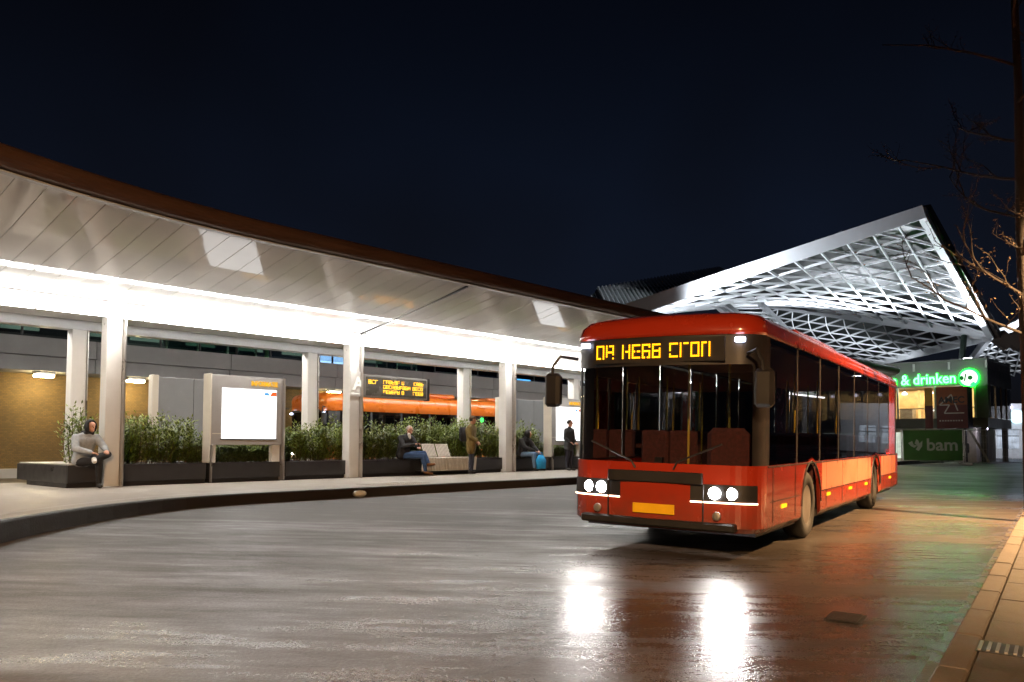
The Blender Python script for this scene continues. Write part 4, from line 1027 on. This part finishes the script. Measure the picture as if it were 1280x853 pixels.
# columns of the roof
t = empty('roof_strut', (0, 0, 0), 0, 'dark leaning strut carrying the lattice roof above the shop', 'strut'); s0 = ray(1193, 560, 56); s1 = ray(1205, 420, 58); t.location = s0
MB().tube([(0, 0, 0), s1 - s0], .28, 10, True, .2).build('strut', mat('dark_green_steel', (.02, .035, .025), .4), t); MB().lathe([(.5, 0), (.5, .1), (.3, .12)], 16).build('foot', M_dkmetal, t)
t = empty('roof_strut', ray(925, 556, 58), 0, 'white leaning strut frame under the left of the lattice roof', 'strut'); o_ = Vector(t.location)
for (p0, p1, w_) in ((ray(892, 378, 55), ray(930, 412, 50), .35), (ray(902, 378, 55), ray(945, 412, 50), .5), (ray(945, 374, 58), ray(995, 425, 52), .35)):
    MB().bar(p0 - o_, p1 - o_, w_, .3).build('strut', M_lat, t)
for i in range(9):
    f_ = i/8; MB().bar(ray(902, 378, 55).lerp(ray(945, 412, 50), f_) - o_, ray(945, 374, 58).lerp(ray(995, 425, 52), f_) - o_, .1, .1).build('rung', M_lat, t)

# ================================================================== SHOP BUILDING
M_shop = mat('olive_grey_cladding', (.07, .07, .055), .5, var=.1, scale=.7)
M_shopside = mat('brown_grey_cladding', (.14, .12, .10), .5, var=.1, scale=.7)
M_frame = mat('pale_window_frame', (.4, .4, .36), .5)
sp = empty('shop_building', F(57.1, 11.3, 0), AU, 'two-storey shop building with green lit lettering behind the fence', 'building')
# local: x along u (depth, away), y along w (to the left along the front); front face x=0
SL, SD = 17.0, 7.2
MB().box(0, SD, 0, SL, 4.7, 5.75).build('upper_band', M_shop, sp)
MB().box(.05, SD-.05, .05, SL, 2.0, 2.62).build('lower_band', M_shop, sp)
MB().box(-.02, SD, -.02, SL, 6.25, 6.40, .02).build('parapet_rail', M_shop, sp)
for i in range(9): MB().box(-.03, .05, i*2.1, i*2.1 + .12, 5.752, 6.248).build('parapet_post', M_frame, sp)
for i in range(8): MB().box(0.0, .03, i*2.1 + .14, i*2.1 + 2.08, 5.752, 6.246).build('parapet_panel', M_shop, sp)
for i in range(4): MB().box(.1 + i*1.75, .1 + i*1.75 + 1.7, .0, .03, 5.752, 6.246).build('parapet_panel', M_shopside, sp)
MB().box(.3, SD-.1, .3, SL, 2.62, 2.66).build('floor', mat('pale_floor', (.3, .28, .24), .6), sp)
MB().box(2.6, 2.7, .3, SL, 2.66, 4.7).build('back_wall', mat('warm_interior_wall', (.5, .36, .2), .7, var=.3, scale=1.5), sp)
# front windows with frames and panes
M_shopglass = glass('shop_glass', (.8, .82, .8))
for i in range(7):
    y0 = .75 + i*2.3
    fr_ = MB().box(-.03, .08, y0 - .09, y0 + .03, 2.622, 4.698).build('window_frame', M_frame, sp)
    MB().box(.02, .035, y0 + .04, y0 + 2.18, 2.64, 4.69).build('pane', M_shopglass, fr_)
    MB().box(-.02, .08, y0 + .031, y0 + 2.2, 3.25, 3.31).build('transom', M_frame, fr_)
for i in range(4):
    x0 = .55 + i*1.65
    fr_ = MB().box(x0 - .12, x0, -.03, .08, 2.622, 4.698).build('window_frame', M_shopside, sp)
    MB().box(x0 + .01, x0 + 1.5, .02, .035, 2.64, 4.69).build('pane', glass('side_shop_glass', (.5, .55, .55)), fr_)
MB().box(0.0, .5, 0, .72, 2.622, 4.698).build('corner_pier', M_shop, sp)
E_warm = emit('warm_interior_lamp', (1, .66, .28), 16); E_pend = emit('pendant_lamp', (.9, .8, 1), 4)
for i in range(9):
    y0 = 1.2 + i*1.6
    MB().box(1.7, 1.85, y0, y0 + .14, 2.7, 4.6).build('lit_column', emit('lit_column', (1, .6, .2), .7), sp)
    pn = MB().lathe([(.02, 4.5), (.16, 4.38), (.17, 4.30), (.05, 4.28)], 12, o=(.8, y0 + .7, 0)).build('pendant_lamp', E_pend, sp)
    MB().tube([(.8, y0 + .7, 4.5), (.8, y0 + .7, 4.7)], .015, 5).build('cord', M_black, pn)
    MB().box(1.0, 1.9, y0 + .3, y0 + 1.1, 2.66, 3.35, .03).build('counter', mat('cafe_counter', (.35, .32, .3), .5, var=.3, scale=3), sp)
ld = bpy.data.lights.new('interior_light', 'AREA'); ld.energy = 380; ld.color = (1, .72, .38); ld.shape = 'RECTANGLE'; ld.size = 2; ld.size_y = 14
lo = bpy.data.objects.new('interior_light', ld); C.objects.link(lo); lo.parent = sp; lo.location = (1.4, 8, 4.66)
# ground floor, recessed
MB().box(1.2, SD - .3, 1.0, SL, -.2, 2.0).build('ground_floor_wall', mat('cream_ground_floor', (.5, .47, .38), .6), sp)
for i in range(4):
    y0 = 2.2 + i*3.2
    sg = MB().box(1.16, 1.19, y0, y0 + 2.2, .0, 1.75).build('shop_window', emit('lit_shopfront', (.85, .95, .8), .3, .7, 2), sp)
MB().box(2.2, 2.6, .97, .99, .1, 1.7).build('side_door', M_dkmetal, sp)
fl = MB().box(.8, 1.1, .3, .6, 1.86, 1.99, .02).build('flood_lamp', emit('flood_lamp', (.78, .72, 1), 12), sp)
for (x, y) in ((.35, .35), (.35, 8), (SD-.5, .4)): MB().box(x-.15, x+.15, y-.15, y+.15, -.25, 2.0).build('pillar', M_shop, sp)
# green lettering: faces the road (local -x). frame: text x -> -y, text y -> z
def front(y, z, x=-.06): return Matrix(((0, 0, -1, x), (-1, 0, 0, y), (0, 1, 0, z), (0, 0, 0, 1)))
E_txt = emit('green_lit_letters', (.30, 1, .55), .9); E_green = emit('green_glow', (.004, 1, .02), 6.0)
text('lettering', 'n & drinken', .95, E_txt, sp, front(5.7, 4.88, -.16), .03, .006, sx=.88)
text('letter_halo', 'n & drinken', .95, E_green, sp, front(5.7, 4.88, -.08), .02, .03, sx=.88)
lg = MB().lathe([(.50, -.22), (.50, -.18)], 28, 'x', (0, 1.0, 5.15)).build('logo_disc', emit('logo_white', (.75, 1, .72), .7), sp)
MB().lathe([(.60, -.16), (.60, -.06)], 28, 'x', (0, 1.0, 5.15)).build('logo_rim', E_green, sp)
M_lg = emit('logo_green', (.02, .25, .05), .2)
MB().add([(-.225, .98, 4.72), (-.225, .62, 4.60), (-.225, .62, 4.75), (-.225, .72, 4.9)], [(0, 1, 2, 3)]).build('logo_tail', E_green, lg, fixn=False)
MB().add([(-.228, 1.28, 4.95), (-.228, 1.2, 4.95), (-.228, 1.12, 5.42), (-.228, 1.2, 5.42)], [(0, 1, 2, 3)]).build('logo_stroke', M_lg, lg, fixn=False)
for y in (1.42, .92): MB().lathe([(.14, -.229), (.14, -.224)], 14, 'x', (0, y, 5.15)).build('logo_stroke', M_lg, lg)
# far second building with round blue-white sign at the right edge
fq = ray(1238, 556, 66)
fb = empty('far_building', (fq.x, fq.y, -.3), R(-6), 'pale far building with a round lit sign at the right edge', 'building')
MB().box(0, 14, 0, 6, 0, 4.6).build('wall', mat('pale_far_wall', (.34, .34, .36), .6), fb)
for i in range(5):
    wn = MB().box(.5 + i*2.4, 2.2 + i*2.4, -.05, -.01, .9, 2.5).build('window', emit('far_window', (.7, .8, .95), .22, .8, 1.5), fb)
    MB().box(1.3 + i*2.4, 1.37 + i*2.4, -.08, -.051, .9, 2.5).build('mullion', M_dkmetal, wn); MB().box(.5 + i*2.4, 2.2 + i*2.4, -.09, -.051, 1.9, 1.96).build('transom', M_dkmetal, wn)
MB().lathe([(.55, -.16), (.55, -.02)], 24, 'y', (2.1, 0, 3.5)).build('round_sign', emit('round_sign', (.45, .85, 1), 1), fb)
for x in (.6, 1.6, 3.4): MB().box(x-.12, x+.12, -.25, -.02, 4.2, 4.36, .03).build('flood_lamp', emit('far_flood', (.6, .55, 1), 6), fb)

# flood lamps that light the lattice roof from below; two unseen ones are added
def flood(x, y, z, tx, ty, tz, e, label, spread=125):
    t = empty('flood_light', (x, y, z), 0, label, 'flood light', 'flood lights below the lattice roof')
    MB().box(-.25, .25, -.18, .18, 0, .22, .03).build('housing', M_dkmetal, t); MB().box(-.2, .2, -.14, .14, .222, .25).build('lens', emit('flood_lens', (.85, .9, 1), 12), t)
    ld = bpy.data.lights.new('beam', 'SPOT'); ld.energy = e; ld.spot_size = R(spread); ld.spot_blend = .9; ld.shadow_soft_size = .3; ld.color = (.86, .92, 1)
    lo = bpy.data.objects.new('beam', ld); C.objects.link(lo); lo.parent = t; lo.location = (0, 0, .35)
    lo.rotation_euler = (Vector((tx-x, ty-y, tz-z))).to_track_quat('-Z', 'Y').to_euler()
x_, y_, _ = F(60, 20); flood(x_, y_, 6.45, *ray(1040, 360, 58), 4800, 'flood light on the shop roof hidden behind the bus')
x_, y_, _ = F(60, 13); flood(x_, y_, 6.45, *ray(1150, 340, 52), 5200, 'flood light on the shop roof behind the parapet')
x_, y_, _ = F(34, 17.4); flood(x_, y_, 5.02, *ray(1000, 330, 48), 4200, 'added flood light on top of the canopy roof behind the bus', 130)  # unseen lamp added to brighten the large roof's left edge beam
q_ = ray(1000, 556, 74); flood(q_.x, q_.y, -.2, *ray(1030, 420, 92), 6000, 'added flood light on the ground behind the bus')  # unseen lamp added to brighten the underside of the lower bay
x_, y_, _ = F(66, 5); flood(x_, y_, 5.5, *ray(1290, 430, 66), 6000, 'flood light right of the shop building')

# advertising tower and site equipment
ad = empty('banner_tower', F(54.6, 11.9, -.2), AU, 'orange and dark red banner tower in front of the shop', 'banner tower')
M_bo, M_bdr, M_by = mat('banner_orange', (.26, .07, .015), .6), mat('banner_dark_red', (.10, .014, .01), .6), mat('banner_yellow', (.5, .28, .03), .6)
MB().box(0, 1.2, 0, 1.75, 2.1, 4.68, .02).build('frame', M_dkmetal, ad)
MB().box(-.02, -.001, 0.02, 1.73, 3.55, 4.66).build('banner', M_bo, ad); MB().box(-.02, -.001, .02, 1.73, 2.12, 3.548).build('banner', M_bdr, ad)
MB().box(-.02, .02, 1.95, 2.4, 3.55, 4.66).build('banner', M_by, ad); MB().box(-.02, .02, 1.95, 2.4, 2.12, 3.548).build('banner', M_bdr, ad)
M_bw = mat('banner_white', (.5, .46, .4), .6)
q = MB()
for (p0, p1) in (((1.55, 3.56), (.9, 4.2)), ((.9, 4.2), (.55, 3.2)), ((1.55, 3.56), (1.0, 3.56)), ((1.0, 3.56), (1.3, 3.05)), ((1.3, 3.05), (.2, 3.05))):
    q.bar((-.026, p0[0], p0[1]), (-.026, p1[0], p1[1]), .07, .008, (1, 0, 0))
q.build('emblem', M_bw, ad)
text('lettering', 'AMEC', .55, M_black, ad, front(1.62, 3.68, -.035), .006, .012)
for i in range(9): MB().box(-.024, -.0205, 1.5 - i*.15, 1.58 - i*.15, 2.55, 2.63).build('small_mark', M_bw, ad)
for y in (.2, 1.5): MB().box(.3, .5, y, y + .15, 0, 2.1).build('leg', M_dkmetal, ad)
MB().bar((.2, -.0, 2.0), (.2, -1.0, 0.05), .12, .12).build('brace', mat('worn_brace', (.22, .2, .15), .6), ad); MB().box(.1, 1.0, .2, 1.8, .6, 1.2, .04).build('machinery', M_black, ad)
# construction fence: green printed sheets and open mesh panels
M_sheet = mat('green_sheet', (.035, .13, .02), .55, var=.2, scale=1.5, bump=.3, bscale=3)
M_letter = mat('white_print', (.36, .4, .34), .6)
def fence_panel(q0, ang, Lf, sheet, label):
    t = empty('site_fence', (q0[0], q0[1], roadz(q0[0], q0[1])), ang, label, 'fence', 'site fence panels')
    for x in (0, Lf): MB().tube([(x, 0, .02), (x, 0, 2.02)], .024, 8).build('post', M_steel, t)
    for z in (.15, 2.0): MB().tube([(0, 0, z), (Lf, 0, z)], .02, 8).build('rail', M_steel, t)
    MB().box(-.35, .35, -.12, .12, 0, .14, .03).build('foot_block', mat('fence_foot', (.35, .34, .32), .8), t)
    if sheet:
        MB().box(.04, Lf-.04, -.012, -.004, .2, 1.95).build('sheet', M_sheet, t)
        text('lettering', 'bam', .98, M_letter, t, stand((1.25, -.022, .78)), .004, .02)
        q = MB()   # winged emblem
        for pl_ in ([(.30, 1.20), (.52, 1.32), (.60, 1.10), (.78, 1.05), (.62, .92), (.45, 1.02)], [(.64, 1.18), (.74, 1.42), (.84, 1.36), (.90, 1.18), (1.06, 1.34), (1.04, 1.02), (.86, .74), (.70, .82), (.80, 1.02)]):
            q.add([(x, -.022, z) for x, z in pl_] + [(x, -.018, z) for x, z in pl_], [tuple(range(len(pl_))), tuple(range(len(pl_), 2*len(pl_)))[::-1]])
        q.build('emblem', M_letter, t)
    else:
        for i in range(22): MB().tube([(Lf*(i+.5)/22, 0, .15), (Lf*(i+.5)/22, 0, 2.0)], .006, 4).build('wire', M_steel, t)
        for i in range(4): MB().tube([(0, 0, .5 + i*.4), (Lf, 0, .5 + i*.4)], .006, 4).build('wire', M_steel, t)
f0 = ray(1128, 556, 47); f1 = ray(1204, 556, 46); an = math.atan2(f1.y-f0.y, f1.x-f0.x); Lf = (f1-f0).length
fence_panel((f0.x, f0.y), an, Lf, True, 'site fence panel with green bam sheet below the shop windows')
d_ = (f1-f0).normalized()
pz = f0 - d_*(Lf+.06); fence_panel((pz.x, pz.y), an, Lf, False, 'open site fence panel half hidden behind the red bus')
for i, lab in enumerate(('open mesh site fence panel just right of the green sheet', 'open mesh site fence panel at the right picture edge')):
    pz = f1 + d_*(.08 + i*(Lf+.06)); fence_panel((pz.x, pz.y), an, Lf, False, lab)

# ================================================================== TREE at the right edge
M_bark = mat('dark_bark', (.009, .006, .004), .85, var=.4, scale=10, bump=.6, bscale=30)
tp = ray(1287, 556, 14.5); tr_ = empty('street_tree', (tp.x, tp.y, roadz(tp.x, tp.y)), 0, 'bare young tree with thin twigs at the right picture edge', 'tree')
rnd = random.Random(12)
MB().tube([(0, 0, 0), (.03, .02, 2.5), (-.02, 0, 5.2), (.05, .03, 8), (.0, .0, 11.5)], .13, 10, True, .05).build('trunk', M_bark, tr_, True)
lm = MB(); buds = MB()
def limb(p, d, L, r_, lev):
    pts = [p]; n_ = 6
    for i in range(n_):
        d = (d + Vector((rnd.uniform(-.22, .22), rnd.uniform(-.22, .22), rnd.uniform(-.12, .2)))).normalized(); pts.append(pts[-1] + d*L/n_)
    lm.tube(pts, r_, 5, False, r_*.35)
    for i in range(1, n_+1):
        if lev < 2 and rnd.random() < .8: limb(pts[i], (d + Vector((rnd.uniform(-.9, .9), rnd.uniform(-.9, .9), rnd.uniform(-.2, .7)))).normalized(), L*rnd.uniform(.3, .5), r_*.5, lev+1)
        for b in range(2 if lev else 1):
            if rnd.random() < .5:
                c = pts[i] + Vector((rnd.uniform(-.05, .05), rnd.uniform(-.05, .05), rnd.uniform(-.05, .05))); e_ = Vector((rnd.uniform(-1, 1), rnd.uniform(-1, 1), rnd.uniform(-1, .4))).normalized(); s_ = e_.orthogonal().normalized()
                buds.add([c, c + e_*.03 + s_*.014, c + e_*.06, c + e_*.03 - s_*.014], [(0, 1, 2, 3)])
for i in range(9):
    z = 3.4 + i*.72; a = math.pi + rnd.uniform(-1.3, 1.3) if i % 3 else rnd.uniform(0, 6.28)
    limb(Vector((0, 0, z)), Vector((math.cos(a), math.sin(a), rnd.uniform(.15, .6))).normalized(), rnd.uniform(1.6, 2.7), .028, 0)
lm.build('crown', M_bark, tr_); buds.build('last_leaves', mat('dry_leaf', (.05, .028, .008), .7), tr_, fixn=False)['kind'] = 'stuff'

# ================================================================== STREET LAMP on the near pavement (outside the picture to the right)
lp = empty('street_lamp', (11.9, 11.2, roadz(11.9, 11.2) + .08), R(60), 'warm street lamp on the right-hand pavement beside the tree', 'street lamp', 'street lamps')
MB().tube([(0, 0, 0), (0, 0, 6.6)], .09, 12, True, .05).build('pole', M_dkmetal, lp); MB().tube([(0, 0, 6.5), (.2, .3, 6.8), (.7, 1.0, 6.9)], .035, 8).build('arm', M_dkmetal, lp)
MB().box(.5, 1.0, .8, 1.25, 6.84, 6.96, .03).build('head', M_dkmetal, lp); MB().box(.55, .95, .85, 1.2, 6.815, 6.838).build('lens', emit('street_lens', (1, .6, .25), 10), lp)
ld = bpy.data.lights.new('lamp_light', 'AREA'); ld.energy = STREET; ld.spread = R(112); ld.color = (1, .58, .26); ld.size = .35
lo = bpy.data.objects.new('lamp_light', ld); C.objects.link(lo); lo.parent = lp; lo.location = (.75, 1.02, 6.80); lo.rotation_euler = (R(12), 0, 0)

lp2 = copy_tree(lp); lp2.location = (-1.2, -6.5, roadz(-1.2, -6.5) + .08); lp2.rotation_euler.z = R(20); lp2['label'] = 'warm street lamp on the near pavement behind the camera'
for o in bpy.data.objects:
    if o.parent is lp2 and o.type == 'LIGHT': o.data = o.data.copy(); o.data.energy = 3000.0; o.data.spread = R(170)
